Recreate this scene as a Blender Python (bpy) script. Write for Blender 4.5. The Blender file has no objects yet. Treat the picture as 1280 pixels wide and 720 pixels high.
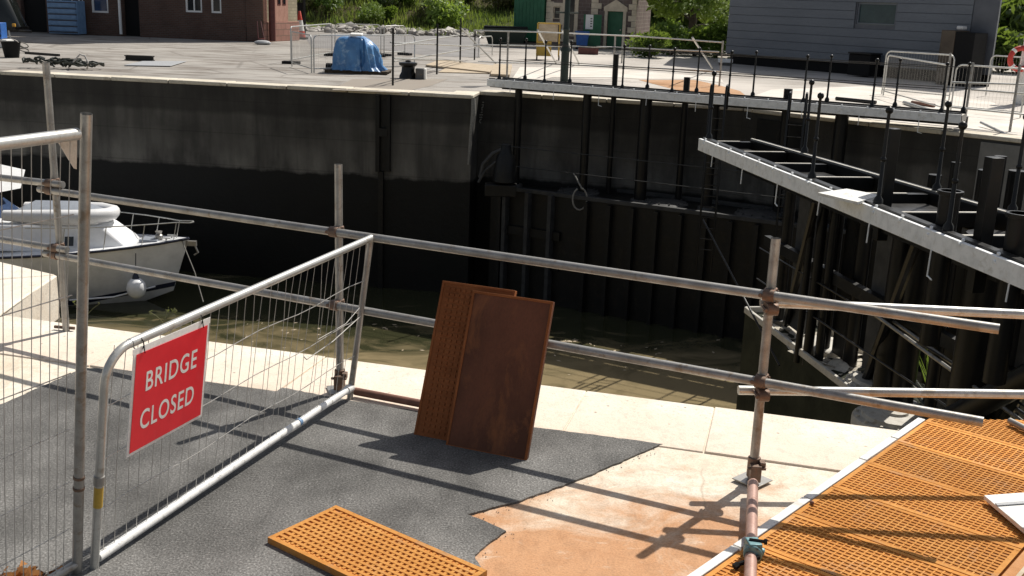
import bpy, bmesh, math, random
from mathutils import Vector, Matrix, noise as mnoise
random.seed(7)
R = math.radians
SC = bpy.context.scene
COL = SC.collection
V = Vector

# ------------------------------------------------------------------ camera survey
F, PITCH, ROLL, CH = 1343.0, R(15.0), R(2.05), 2.4
FWD = V((0, math.cos(PITCH), -math.sin(PITCH)))
RT0 = V((1, 0, 0)); UP0 = RT0.cross(FWD)
cR, sR = math.cos(ROLL), math.sin(ROLL)
CAM = V((0, 0, CH))
def ray(px, py):
    x = px - 640; y = py - 360
    return FWD + RT0 * ((cR*x + sR*y) / F) - UP0 * ((-sR*x + cR*y) / F)
def at(px, py, z=0.0):                     # point of the level z seen at a photo pixel
    d = ray(px, py); return CAM + d * ((z - CH) / d.z)
def atY(px, py, Y):                        # point at a given distance
    d = ray(px, py); return CAM + d * (Y / d.y)
def on(px, py, p0, n):
    d = ray(px, py); return CAM + d * ((V(p0) - CAM).dot(n) / d.dot(n))
WATER = -5.25
SUN_AZ, SUN_EL = R(51), R(51)              # direction towards the sun, from +X

# ------------------------------------------------------------------ materials
def newmat(name):
    m = bpy.data.materials.new(name); m.use_nodes = True
    nt = m.node_tree; nt.nodes.clear()
    return m, nt, nt.nodes.new('ShaderNodeOutputMaterial')
def nd(nt, t, **kw):
    n = nt.nodes.new(t)
    for k, v in kw.items():
        if k in n.inputs: n.inputs[k].default_value = v
        else: setattr(n, k, v)
    return n
def noise_(nt, co, scale, detail=4, rough=.55, dist=0):
    n = nd(nt, 'ShaderNodeTexNoise', Scale=scale, Detail=detail, Roughness=rough, Distortion=dist)
    nt.links.new(co, n.inputs['Vector']); return n.outputs['Fac']
def ramp(nt, fac, stops):
    n = nt.nodes.new('ShaderNodeValToRGB'); e = n.color_ramp.elements
    while len(e) < len(stops): e.new(.5)
    for i, (p, c) in enumerate(stops):
        e[i].position = p; e[i].color = (c, c, c, 1) if not hasattr(c, '__len__') else (*c, 1)
    nt.links.new(fac, n.inputs['Fac']); return n.outputs['Color']
def mixc(nt, fac, a, b, mode='MIX'):
    n = nt.nodes.new('ShaderNodeMix'); n.data_type = 'RGBA'; n.blend_type = mode
    for s, i in ((fac, 0), (a, 6), (b, 7)):
        if hasattr(s, 'is_linked'): nt.links.new(s, n.inputs[i])
        elif hasattr(s, '__len__'): n.inputs[i].default_value = (*s, 1)
        else: n.inputs[i].default_value = s
    return n.outputs[2]
def mth(nt, op, a, b=0.0, clamp=False):
    n = nt.nodes.new('ShaderNodeMath'); n.operation = op; n.use_clamp = clamp
    for s, i in ((a, 0), (b, 1)):
        if hasattr(s, 'is_linked'): nt.links.new(s, n.inputs[i])
        else: n.inputs[i].default_value = s
    return n.outputs[0]
def coords(nt):
    return nt.nodes.new('ShaderNodeTexCoord').outputs['Object']
def vscale(nt, co, s):
    n = nt.nodes.new('ShaderNodeMapping'); n.inputs['Scale'].default_value = s
    nt.links.new(co, n.inputs['Vector']); return n.outputs['Vector']
def sepxyz(nt, co):
    n = nt.nodes.new('ShaderNodeSeparateXYZ'); nt.links.new(co, n.inputs[0]); return n.outputs
def maprange(nt, v, a, b, c=0, d=1):
    n = nt.nodes.new('ShaderNodeMapRange'); n.inputs[1].default_value = a; n.inputs[2].default_value = b
    n.inputs[3].default_value = c; n.inputs[4].default_value = d
    nt.links.new(v, n.inputs[0]); return n.outputs[0]
def finish(nt, out, col, rough=.7, metal=0, bump=None, bstr=.3, bdist=.01, spec=.5):
    b = nd(nt, 'ShaderNodeBsdfPrincipled')
    for s, k in ((col, 'Base Color'), (rough, 'Roughness'), (metal, 'Metallic'), (spec, 'Specular IOR Level')):
        if hasattr(s, 'is_linked'): nt.links.new(s, b.inputs[k])
        else: b.inputs[k].default_value = (*s, 1) if hasattr(s, '__len__') else s
    if bump is not None:
        bn = nd(nt, 'ShaderNodeBump', Strength=bstr, Distance=bdist)
        nt.links.new(bump, bn.inputs['Height']); nt.links.new(bn.outputs[0], b.inputs['Normal'])
    nt.links.new(b.outputs[0], out.inputs[0]); return b

def simple(name, c1, c2=None, scale=6, rough=.6, metal=0, bump=.15, bdist=.004, fine=60, dirt=None, spec=.5, stretch=(1,1,1)):
    """two-tone weathered surface: large blotches, fine grain and an optional dirt colour"""
    m, nt, out = newmat(name); co = vscale(nt, coords(nt), stretch)
    c2 = c2 or tuple(x*.7 for x in c1)
    big = noise_(nt, co, scale, 5, .6)
    col = mixc(nt, ramp(nt, big, [(.35, 0), (.65, 1)]), c1, c2)
    fn = noise_(nt, co, fine, 3, .6)
    col = mixc(nt, mth(nt, 'MULTIPLY', ramp(nt, fn, [(.45, 0), (.7, 1)]), .35), col, tuple(x*.55 for x in c1))
    if dirt:
        dn = noise_(nt, co, scale*1.7, 6, .7, .4)
        col = mixc(nt, ramp(nt, dn, [(.54, 0), (.68, 1)]), col, dirt)
    rg = maprange(nt, big, .3, .7, rough*.8, min(1, rough*1.15))
    finish(nt, out, col, rg, metal, fn, bump, bdist, spec); return m

M = {}
M['galv'] = simple('galvanised_steel', (.40,.39,.37), (.27,.26,.24), 9, .42, .55, .1, .002, 120, (.22,.18,.14))
M['galv_bright'] = simple('bright_galvanised_steel', (.60,.60,.57), (.46,.46,.44), 7, .38, .5, .1, .002, 120, (.36,.33,.28))
M['galv_wire'] = simple('fence_wire', (.60,.58,.54), (.42,.40,.37), 12, .42, .35, .05, .001, 90)
M['white_rail'] = simple('scuffed_white_tube', (.92,.91,.88), (.80,.79,.76), 14, .4, 0, .1, .002, 120, (.40,.38,.34))
M['coupler'] = simple('rusty_coupler', (.13,.085,.06), (.22,.15,.11), 30, .6, .4, .3, .002, 150, (.25,.10,.05))
M['pink_tube'] = simple('rust_pink_tube', (.50,.32,.26), (.38,.22,.17), 12, .5, .2, .1, .002, 100, (.28,.13,.08))
M['rust_tube'] = simple('rust_red_tube', (.24,.11,.075), (.16,.075,.05), 14, .6, .1, .2, .002, 100)
M['teal'] = simple('teal_paint', (.17,.33,.35), (.12,.24,.26), 18, .45, .2, .1, .002, 80, (.07,.08,.08))
M['black_steel'] = simple('black_painted_steel', (.008,.008,.008), (.012,.0115,.011), 6, .36, 0, .12, .002, 60, (.016,.012,.009), .32)
M['black_wet'] = simple('wet_black_steel', (.007,.007,.007), (.013,.013,.012), 3, .5, 0, .25, .01, 20, (.02,.017,.013), .3)
M['rib_grey'] = simple('weathered_timber_rib', (.05,.05,.048), (.03,.03,.03), 4, .7, 0, .2, .005, 30)
M['gate_white'] = simple('weathered_white_beam', (.96,.97,.97), (.90,.92,.92), 4, .5, 0, .15, .002, 8, (.70,.69,.65))
M['white_paint'] = simple('white_paint', (.90,.90,.88), (.82,.82,.80), 4, .4, 0, .05, .002, 60)
M['board_white'] = simple('white_board', (.84,.83,.79), (.74,.73,.69), 3, .55, 0, .08, .002, 80, (.55,.52,.46))
M['rust_bright'] = simple('bright_rust_iron', (.60,.245,.05), (.48,.17,.035), 7, .85, 0, .35, .003, 140, (.56,.26,.075), .2)
M['rust_pocket'] = simple('rust_pocket_floor', (.40,.155,.036), (.30,.105,.026), 9, .95, 0, .3, .003, 140, None, .1)
def mk_rust(name, cs, seed):
    m, nt, out = newmat(name); co = coords(nt)
    oi = nt.nodes.new('ShaderNodeObjectInfo'); sh_ = nt.nodes.new('ShaderNodeVectorMath'); sh_.operation = 'ADD'
    cmb = nt.nodes.new('ShaderNodeCombineXYZ'); nt.links.new(mth(nt, 'MULTIPLY', oi.outputs['Random'], 40.0), cmb.inputs[0])
    nt.links.new(co, sh_.inputs[0]); nt.links.new(cmb.outputs[0], sh_.inputs[1]); c = sh_.outputs[0]
    col = mixc(nt, ramp(nt, noise_(nt, c, 3.2, 6, .65, .6), [(.34, 0), (.66, 1)]), cs[0], cs[1])
    col = mixc(nt, ramp(nt, noise_(nt, c, 5.5, 6, .7, .5), [(.54, 0), (.70, .8)]), col, cs[2])
    col = mixc(nt, ramp(nt, noise_(nt, c, 38, 4, .7), [(.48, 0), (.70, .6)]), col, cs[3])
    col = mixc(nt, 1.0, col, ramp(nt, oi.outputs['Random'], [(0, .80), (1, 1.12)]), 'MULTIPLY')
    finish(nt, out, col, .88, 0, noise_(nt, co, 150, 3, .7), .4, .003, .15); return m
M['rust_bright'] = mk_rust('bright_rust_iron', [(.76,.37,.105), (.66,.28,.065), (.50,.30,.17), (.44,.18,.045)], 1)
M['rust_pocket'] = mk_rust('rust_pocket_floor', [(.70,.31,.085), (.58,.23,.055), (.44,.25,.14), (.36,.14,.035)], 2)
M['rust_dark'] = simple('dark_brown_rust', (.16,.058,.028), (.09,.037,.021), 3.0, .7, 0, .3, .003, 90, (.21,.08,.032), .3, (1,1,.45))
M['rust_brown'] = simple('orange_brown_rust', (.32,.11,.035), (.22,.075,.026), 5, .75, 0, .3, .003, 120, None, .2)
M['timber'] = simple('orange_stained_timber', (.55,.25,.08), (.42,.18,.055), 6, .75, 0, .2, .003, 70, None, .3, (1,1,1))
M['wood'] = simple('pale_timber', (.55,.45,.32), (.42,.33,.22), 5, .75, 0, .2, .003, 60)
M['dark'] = simple('black_rubber', (.009,.009,.010), (.015,.015,.015), 8, .7, 0, .15, .004, 60, None, .15)
M['dark_glass'] = simple('dark_glass', (.012,.014,.018), (.02,.025,.03), 3, .12, 0, 0, .001, 20)
M['blue'] = simple('blue_plastic', (.03,.15,.48), (.02,.10,.36), 5, .45)
M['blue_slat'] = simple('slate_blue_paint', (.20,.34,.54), (.15,.27,.45), 5, .5)
M['green'] = simple('green_paint', (.012,.14,.065), (.01,.11,.05), 3, .5)
M['dk_green'] = simple('dark_green_paint', (.007,.022,.014), (.006,.016,.011), 3, .5)
M['yellow'] = simple('yellow_paint', (.55,.36,.05), (.42,.27,.04), 5, .5)
M['red'] = simple('red_paint', (.60,.05,.035), (.48,.04,.03), 6, .5)
M['orange_cone'] = simple('red_cone_plastic', (.62,.07,.04), (.5,.05,.03), 6, .5)
M['dkred'] = simple('dark_red_paint', (.11,.022,.018), (.08,.018,.015), 6, .5)
M['stone_trim'] = simple('pale_stone_trim', (.78,.68,.52), (.64,.55,.42), 5, .85, 0, .3, .01, 30)
M['pink_stone'] = simple('pink_sandstone', (.52,.28,.21), (.42,.22,.16), 4, .85, 0, .3, .01, 30)
M['amber'] = simple('amber_lens', (.75,.42,.06), (.6,.3,.04), 8, .25)
M['cream_hull'] = simple('white_gelcoat', (.95,.96,.97), (.92,.93,.94), 2, .22, 0, 0, .001, 2)
M['hull_trim'] = simple('navy_trim', (.02,.025,.05), None, 4, .35)
M['blue_screen'] = simple('blue_screen_glass', (.05,.08,.16), (.035,.06,.12), 3, .1, 0, 0, .001, 20)
M['dinghy'] = simple('grey_white_rubber', (.80,.80,.80), (.72,.72,.72), 4, .5, 0, .05, .002, 50)
M['dinghy_grey'] = simple('grey_fabric', (.27,.30,.34), (.22,.24,.28), 5, .7)
M['rope'] = simple('grey_rope', (.30,.29,.26), (.2,.19,.17), 30, .9)
M['hose'] = simple('black_hose', (.02,.025,.02), (.04,.045,.03), 9, .5)
M['grey_sheet'] = simple('grey_sheet', (.42,.43,.44), (.35,.36,.37), 4, .6)
M['bark'] = simple('bark', (.10,.075,.05), (.06,.045,.03), 8, .9, 0, .5, .02, 30)
M['rubble'] = simple('broken_concrete', (.50,.47,.43), (.20,.185,.16), .9, .9, 0, .4, .03, 8, (.2,.18,.15))
M['machine'] = simple('oily_machine_grey', (.10,.10,.10), (.06,.06,.06), 6, .5, 0, .2, .004, 40, (.16,.12,.08))
M['glare_lumps'] = simple('pale_glare_tone', (.62,.57,.47), (.46,.41,.33), 5, .9, 0, .6, .02, 25, (.25,.21,.16))
M['cover'] = simple('pale_steel_cover', (.60,.57,.50), (.48,.45,.39), 6, .6, 0, .2, .004, 60, (.36,.30,.22))
M['cabinet'] = simple('brown_cabinet', (.10,.075,.05), (.08,.06,.042), 4, .6)
M['clad'] = simple('slate_grey_cladding', (.150,.170,.198), (.132,.150,.176), 1.2, .55, 0, .05, .002, 20, None, .4, (.3,.3,2))
M['clad_dark'] = simple('dark_grey_cladding', (.11,.122,.145), None, 1.2, .55)
M['tarp'] = simple('blue_tarpaulin', (.11,.29,.56), (.06,.18,.40), 2.2, .38, 0, .6, .05, 5, (.34,.50,.68))  # palest blotches paint highlights on the lit folds
M['body_green'] = simple('slimy_green_steel', (.045,.047,.030), (.024,.026,.017), 1.5, .85, 0, .3, .01, 20, None, .12)
M['tarmac'] = simple('worn_tarmac', (.26,.25,.24), (.20,.19,.185), .6, .9, 0, .2, .01, 10)
M['pane_teal'] = simple('teal_tinted_glass', (.05,.085,.09), (.035,.06,.065), 1.5, .15, 0, 0, .001, 10)
M['lens_white'] = simple('lamp_glass', (.8,.8,.8), None, 4, .2)

def mk_concrete():
    m, nt, out = newmat('pale_quay_concrete'); co = coords(nt); x, y, z = sepxyz(nt, co)
    base = mixc(nt, ramp(nt, noise_(nt, co, 1.6, 5, .6), [(.35, 0), (.65, 1)]), (.86,.79,.67), (.78,.68,.54))
    base = mixc(nt, ramp(nt, noise_(nt, co, 14, 5, .7), [(.45, 0), (.72, 1)]), base, (.70,.58,.44))
    # rust wash: strongest in the strip beside the grid panels
    d = mth(nt, 'ADD', mth(nt, 'MULTIPLY', y, -1.0), mth(nt, 'MULTIPLY', x, -.10))
    near = maprange(nt, d, -5.65, -4.35, -.24, .54)
    st = mth(nt, 'ADD', near, maprange(nt, noise_(nt, co, 1.9, 7, .68, .9), .3, .7, .12, .88))
    stm = ramp(nt, st, [(.46, 0), (.62, .45), (.92, 1)])
    side = mth(nt, 'MULTIPLY', maprange(nt, x, -1.2, -.3), maprange(nt, y, 1.5, 3.5))
    stm = mth(nt, 'MULTIPLY', stm, side)
    stc = mixc(nt, noise_(nt, co, 7, 4, .6), (.62,.33,.16), (.49,.23,.10))
    col = mixc(nt, mth(nt, 'MULTIPLY', stm, .92), base, stc)
    # pale scuffs and little pits
    col = mixc(nt, mth(nt, 'MULTIPLY', ramp(nt, noise_(nt, vscale(nt, co, (1, 3.5, 1)), 5, 6, .7), [(.60, 0), (.72, 1)]), .5), col, (.82,.73,.60))
    vo = nd(nt, 'ShaderNodeTexVoronoi', Scale=11); nt.links.new(co, vo.inputs['Vector'])
    pit = ramp(nt, vo.outputs['Distance'], [(.03, 1), (.075, 0)])
    pit = mth(nt, 'MULTIPLY', pit, ramp(nt, noise_(nt, co, 3, 2), [(.46, 0), (.58, 1)]))
    col = mixc(nt, mth(nt, 'MULTIPLY', pit, .8), col, (.22,.17,.12))
    gr = ramp(nt, noise_(nt, co, 90, 3, .7), [(.34, .72), (.56, 1.0)])
    col = mixc(nt, .75, col, gr, 'MULTIPLY')
    mot = ramp(nt, noise_(nt, vscale(nt, co, (1.6, 1, 1)), 6.5, 6, .72, .8), [(.37, .84), (.52, 1.0)])
    col = mixc(nt, .85, col, mot, 'MULTIPLY')
    cr = nd(nt, 'ShaderNodeTexVoronoi', Scale=.9); cr.feature = 'DISTANCE_TO_EDGE'
    wob_ = nd(nt, 'ShaderNodeTexNoise', Scale=4.0, Detail=5.0); nt.links.new(co, wob_.inputs['Vector'])
    nt.links.new(mixc(nt, .12, co, wob_.outputs['Color']), cr.inputs['Vector'])
    cm = mth(nt, 'MULTIPLY', ramp(nt, cr.outputs['Distance'], [(.0, 1), (.007, 0)]), ramp(nt, noise_(nt, co, 1.1, 3), [(.5, 0), (.58, .5)]))
    col = mixc(nt, cm, col, (.35,.25,.16))
    finish(nt, out, col, .88, 0, noise_(nt, co, 70, 4, .7), .5, .006, .25); return m
M['concrete'] = mk_concrete()
def mk_coping():
    m, nt, out = newmat('pale_coping_stone'); co = coords(nt)
    base = mixc(nt, ramp(nt, noise_(nt, co, 1.7, 5, .6), [(.35, 0), (.65, 1)]), (.87,.81,.71), (.80,.70,.57))
    sp = ramp(nt, noise_(nt, co, 55, 4, .7), [(.56, 0), (.72, 1)])
    base = mixc(nt, mth(nt, 'MULTIPLY', sp, .75), base, (.50,.37,.27))
    base = mixc(nt, mth(nt, 'MULTIPLY', ramp(nt, noise_(nt, co, 5, 6, .75), [(.60, 0), (.75, 1)]), .6), base, (.55,.41,.30))
    x, y, z = sepxyz(nt, co)
    dist = mth(nt, 'SUBTRACT', mth(nt, 'ADD', mth(nt, 'MULTIPLY', x, -.272), 0.0), y)      # metres in from the lock edge
    dist = mth(nt, 'ADD', dist, maprange(nt, noise_(nt, co, 3.0, 5, .65), .3, .7, -.16, .16))
    base = mixc(nt, ramp(nt, maprange(nt, dist, .16, .50), [(0, 0), (1, .75)]), base, (.80,.67,.545))
    base = mixc(nt, ramp(nt, maprange(nt, dist, .66, .82), [(0, 0), (1, .35)]), base, (.60,.47,.35))
    base = mixc(nt, .8, base, ramp(nt, noise_(nt, vscale(nt, co, (1.3, 1, 1)), 8, 6, .72, .8), [(.36, .86), (.50, 1.0)]), 'MULTIPLY')
    base = mixc(nt, .5, base, ramp(nt, noise_(nt, co, 95, 3, .7), [(.36, .74), (.54, 1.0)]), 'MULTIPLY')
    vo = nd(nt, 'ShaderNodeTexVoronoi', Scale=9); nt.links.new(co, vo.inputs['Vector'])
    pit = mth(nt, 'MULTIPLY', ramp(nt, vo.outputs['Distance'], [(.04, 1), (.10, 0)]), ramp(nt, noise_(nt, co, 2.6, 2), [(.47, 0), (.57, 1)]))
    base = mixc(nt, mth(nt, 'MULTIPLY', pit, .85), base, (.24,.18,.13))
    finish(nt, out, base, .85, 0, noise_(nt, co, 45, 5, .7), .55, .008, .25); return m
M['coping'] = mk_coping()
def mk_asphalt():
    m, nt, out = newmat('dark_asphalt'); co = coords(nt)
    g = noise_(nt, co, 95, 3, .7)
    col = ramp(nt, g, [(.30, (.075,.072,.067)), (.45, (.14,.136,.128)), (.60, (.228,.221,.21)), (.75, (.50,.48,.45))])
    pt_ = ramp(nt, noise_(nt, co, .9, 5, .6, .4), [(.42, .74), (.58, 1.06)])
    col = mixc(nt, 1.0, col, pt_, 'MULTIPLY')
    wear = ramp(nt, noise_(nt, vscale(nt, co, (1, .6, 1)), 2.6, 5, .6), [(.36, .62), (.68, 1.18)])
    col = mixc(nt, 1.0, col, wear, 'MULTIPLY')
    dust = ramp(nt, noise_(nt, co, 3.7, 6, .75, .6), [(.60, 0), (.78, 1)])
    col = mixc(nt, mth(nt, 'MULTIPLY', dust, .45), col, (.26,.25,.23))
    finish(nt, out, col, .9, 0, g, .8, .006, .3); return m
M['asphalt'] = mk_asphalt()
def mk_farground():
    m, nt, out = newmat('far_quay_paving'); co = coords(nt)
    a = noise_(nt, co, .22, 5, .6); b = noise_(nt, vscale(nt, co, (.5, 1.6, 1)), .9, 6, .65)
    col = mixc(nt, ramp(nt, a, [(.35, 0), (.65, 1)]), (.40,.375,.34), (.29,.272,.248))
    col = mixc(nt, ramp(nt, b, [(.47, 0), (.62, 1)]), col, (.19,.165,.142))
    col = mixc(nt, mth(nt, 'MULTIPLY', ramp(nt, noise_(nt, vscale(nt, co, (.4, 1.5, 1)), 1.7, 5, .7), [(.60, 0), (.72, 1)]), .6), col, (.62,.57,.49))
    cr = nd(nt, 'ShaderNodeTexVoronoi', Scale=.32); cr.feature = 'DISTANCE_TO_EDGE'; nt.links.new(co, cr.inputs['Vector'])
    col = mixc(nt, mth(nt, 'MULTIPLY', ramp(nt, cr.outputs['Distance'], [(0, 1), (.02, 0)]), .5), col, (.13,.115,.10))
    col = mixc(nt, mth(nt, 'MULTIPLY', ramp(nt, noise_(nt, vscale(nt, co, (.25, 2.2, 1)), 1.1, 6, .7), [(.58, 0), (.66, 1)]), .7), col, (.14,.125,.11))
    x, y, z = sepxyz(nt, co)
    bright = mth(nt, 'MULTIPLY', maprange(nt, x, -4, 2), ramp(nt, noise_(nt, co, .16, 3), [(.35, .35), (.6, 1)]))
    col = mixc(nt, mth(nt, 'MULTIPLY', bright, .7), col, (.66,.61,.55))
    finish(nt, out, col, .9, 0, noise_(nt, co, 14, 5, .7), .4, .03, .25); return m
M['farground'] = mk_farground()
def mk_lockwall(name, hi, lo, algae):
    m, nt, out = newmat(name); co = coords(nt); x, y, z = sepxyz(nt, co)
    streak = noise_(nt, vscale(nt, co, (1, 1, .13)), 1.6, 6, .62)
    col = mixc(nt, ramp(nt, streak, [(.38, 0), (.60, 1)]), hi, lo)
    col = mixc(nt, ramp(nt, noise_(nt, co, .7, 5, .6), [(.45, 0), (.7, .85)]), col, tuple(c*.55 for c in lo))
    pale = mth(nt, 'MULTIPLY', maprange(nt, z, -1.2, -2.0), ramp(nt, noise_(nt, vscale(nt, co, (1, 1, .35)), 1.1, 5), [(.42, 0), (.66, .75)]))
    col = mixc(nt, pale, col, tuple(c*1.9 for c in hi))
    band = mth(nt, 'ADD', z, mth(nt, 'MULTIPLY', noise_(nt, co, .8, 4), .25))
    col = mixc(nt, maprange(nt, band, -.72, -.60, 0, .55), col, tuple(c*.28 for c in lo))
    drip = ramp(nt, noise_(nt, vscale(nt, co, (1, 1, .06)), 4.5, 5, .7), [(.54, 0), (.70, .32)])
    col = mixc(nt, drip, col, tuple(c*.35 for c in lo))
    # pour lines
    ln = mth(nt, 'ABSOLUTE', mth(nt, 'SUBTRACT', mth(nt, 'FRACT', mth(nt, 'MULTIPLY', mth(nt, 'ADD', z, .02), 1.16)), .5))
    col = mixc(nt, mth(nt, 'MULTIPLY', ramp(nt, ln, [(.0, 1), (.025, 0)]), .35), col, tuple(c*.3 for c in lo))
    top = mth(nt, 'ADD', mth(nt, 'MULTIPLY', z, 1.0), mth(nt, 'MULTIPLY', noise_(nt, co, .9, 5, .65), .35))
    wet = maprange(nt, top, -2.02, -2.10)
    col = mixc(nt, wet, col, mixc(nt, noise_(nt, co, 1.3, 5), algae, tuple(c*.4 for c in algae)))
    finish(nt, out, col, maprange(nt, wet, 0, 1, .9, .6), 0, noise_(nt, co, 9, 5, .7), .5, .03, .3); return m
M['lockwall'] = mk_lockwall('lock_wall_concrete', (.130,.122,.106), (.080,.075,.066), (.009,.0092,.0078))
M['nearwall'] = mk_lockwall('near_wall_concrete', (.24,.205,.13), (.17,.145,.09), (.05,.05,.03))
def mk_water():
    m, nt, out = newmat('murky_water'); co = coords(nt)
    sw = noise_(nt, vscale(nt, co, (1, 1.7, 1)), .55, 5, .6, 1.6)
    x, y, z = sepxyz(nt, co); pl = mth(nt, 'ADD', maprange(nt, y, 25.5, 21, -.30, .22), sw)  # silt swirls, plus darkening towards the far wall to paint its shade
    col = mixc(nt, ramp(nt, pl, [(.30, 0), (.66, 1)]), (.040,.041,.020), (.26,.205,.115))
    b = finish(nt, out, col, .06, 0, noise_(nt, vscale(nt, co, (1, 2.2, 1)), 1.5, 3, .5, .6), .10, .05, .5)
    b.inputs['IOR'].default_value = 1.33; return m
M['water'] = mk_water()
def mk_leaf(name, c1, c2, c3, sc=.5):
    m, nt, out = newmat(name); co = coords(nt)
    col = mixc(nt, ramp(nt, noise_(nt, co, sc, 4, .6), [(.35, 0), (.65, 1)]), c1, c2)
    col = mixc(nt, ramp(nt, noise_(nt, co, sc*7, 3), [(.5, 0), (.7, 1)]), col, c3)
    d = nd(nt, 'ShaderNodeBsdfPrincipled', Roughness=.55); t = nd(nt, 'ShaderNodeBsdfTranslucent')
    nt.links.new(col, d.inputs['Base Color']); nt.links.new(mixc(nt, .5, col, (.34,.46,.05)), t.inputs[0])
    mx = nd(nt, 'ShaderNodeMixShader', Fac=.42)
    nt.links.new(d.outputs[0], mx.inputs[1]); nt.links.new(t.outputs[0], mx.inputs[2])
    nt.links.new(mx.outputs[0], out.inputs[0]); return m
M['leaf'] = mk_leaf('leaves', (.10,.19,.035), (.16,.25,.05), (.05,.10,.02))
M['leaf_dark'] = mk_leaf('dark_leaves', (.045,.085,.02), (.07,.12,.03), (.02,.04,.012))
M['leaf_lime'] = mk_leaf('sunny_leaves', (.19,.30,.05), (.27,.36,.07), (.10,.18,.03))
M['grass'] = mk_leaf('long_grass', (.15,.22,.05), (.22,.25,.075), (.08,.14,.03), .12)
M['scrub'] = mk_leaf('dry_scrub', (.15,.15,.075), (.20,.18,.11), (.09,.09,.045), .4)
def mk_bank():
    m, nt, out = newmat('grassy_bank_soil'); co = coords(nt)
    col = mixc(nt, ramp(nt, noise_(nt, co, .12, 5), [(.4, 0), (.6, 1)]), (.05,.09,.02), (.09,.08,.04))
    finish(nt, out, col, .95, 0, noise_(nt, co, 2, 5), .6, .2, .1); return m
M['bank'] = mk_bank()
def mk_brick(name, c1, c2, mortar, bw, bh, ms=.012, sq=.0, off=.5):
    m, nt, out = newmat(name); co = coords(nt); x, y, z = sepxyz(nt, co)
    cb = nt.nodes.new('ShaderNodeCombineXYZ')
    nt.links.new(mth(nt, 'ADD', x, y), cb.inputs[0]); nt.links.new(z, cb.inputs[1])
    dist = nt.nodes.new('ShaderNodeVectorMath'); dist.operation = 'ADD'
    sc = nt.nodes.new('ShaderNodeVectorMath'); sc.operation = 'SCALE'; sc.inputs['Scale'].default_value = sq
    nz = nd(nt, 'ShaderNodeTexNoise', Scale=3.0); nt.links.new(co, nz.inputs['Vector'])
    nt.links.new(nz.outputs['Color'], sc.inputs[0]); nt.links.new(cb.outputs[0], dist.inputs[0]); nt.links.new(sc.outputs[0], dist.inputs[1])
    br = nd(nt, 'ShaderNodeTexBrick', Scale=1.0); br.offset = off
    nt.links.new(dist.outputs[0], br.inputs['Vector'])
    br.inputs['Color1'].default_value = (*c1, 1); br.inputs['Color2'].default_value = (*c2, 1); br.inputs['Mortar'].default_value = (*mortar, 1)
    br.inputs['Mortar Size'].default_value = ms; br.inputs['Brick Width'].default_value = bw; br.inputs['Row Height'].default_value = bh
    br.inputs['Bias'].default_value = 0.0
    col = mixc(nt, mth(nt, 'MULTIPLY', ramp(nt, noise_(nt, co, 1.3, 5, .65), [(.4, 0), (.7, 1)]), .5), br.outputs['Color'], tuple(c*.5 for c in c1))
    finish(nt, out, col, .88, 0, br.outputs['Fac'], -.5, .02, .2); return m
M['brick'] = mk_brick('red_brown_brick', (.135,.075,.058), (.10,.058,.046), (.12,.105,.09), .23, .085)
M['pinkblock'] = mk_brick('pink_rock_faced_blocks', (.46,.25,.20), (.36,.19,.15), (.24,.16,.12), .55, .30, .025, .06)
M['cream_block'] = mk_brick('cream_block', (.48,.42,.29), (.38,.33,.23), (.30,.26,.19), .34, .15, .012, .03)
M['rubblestone'] = mk_brick('purple_grey_rubble_stone', (.20,.155,.140), (.13,.10,.092), (.27,.24,.21), .40, .20, .013, .05)
M['setts'] = mk_brick('pale_stone_setts', (.62,.58,.50), (.50,.46,.39), (.30,.26,.22), .34, .2, .03, .03)

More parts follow.
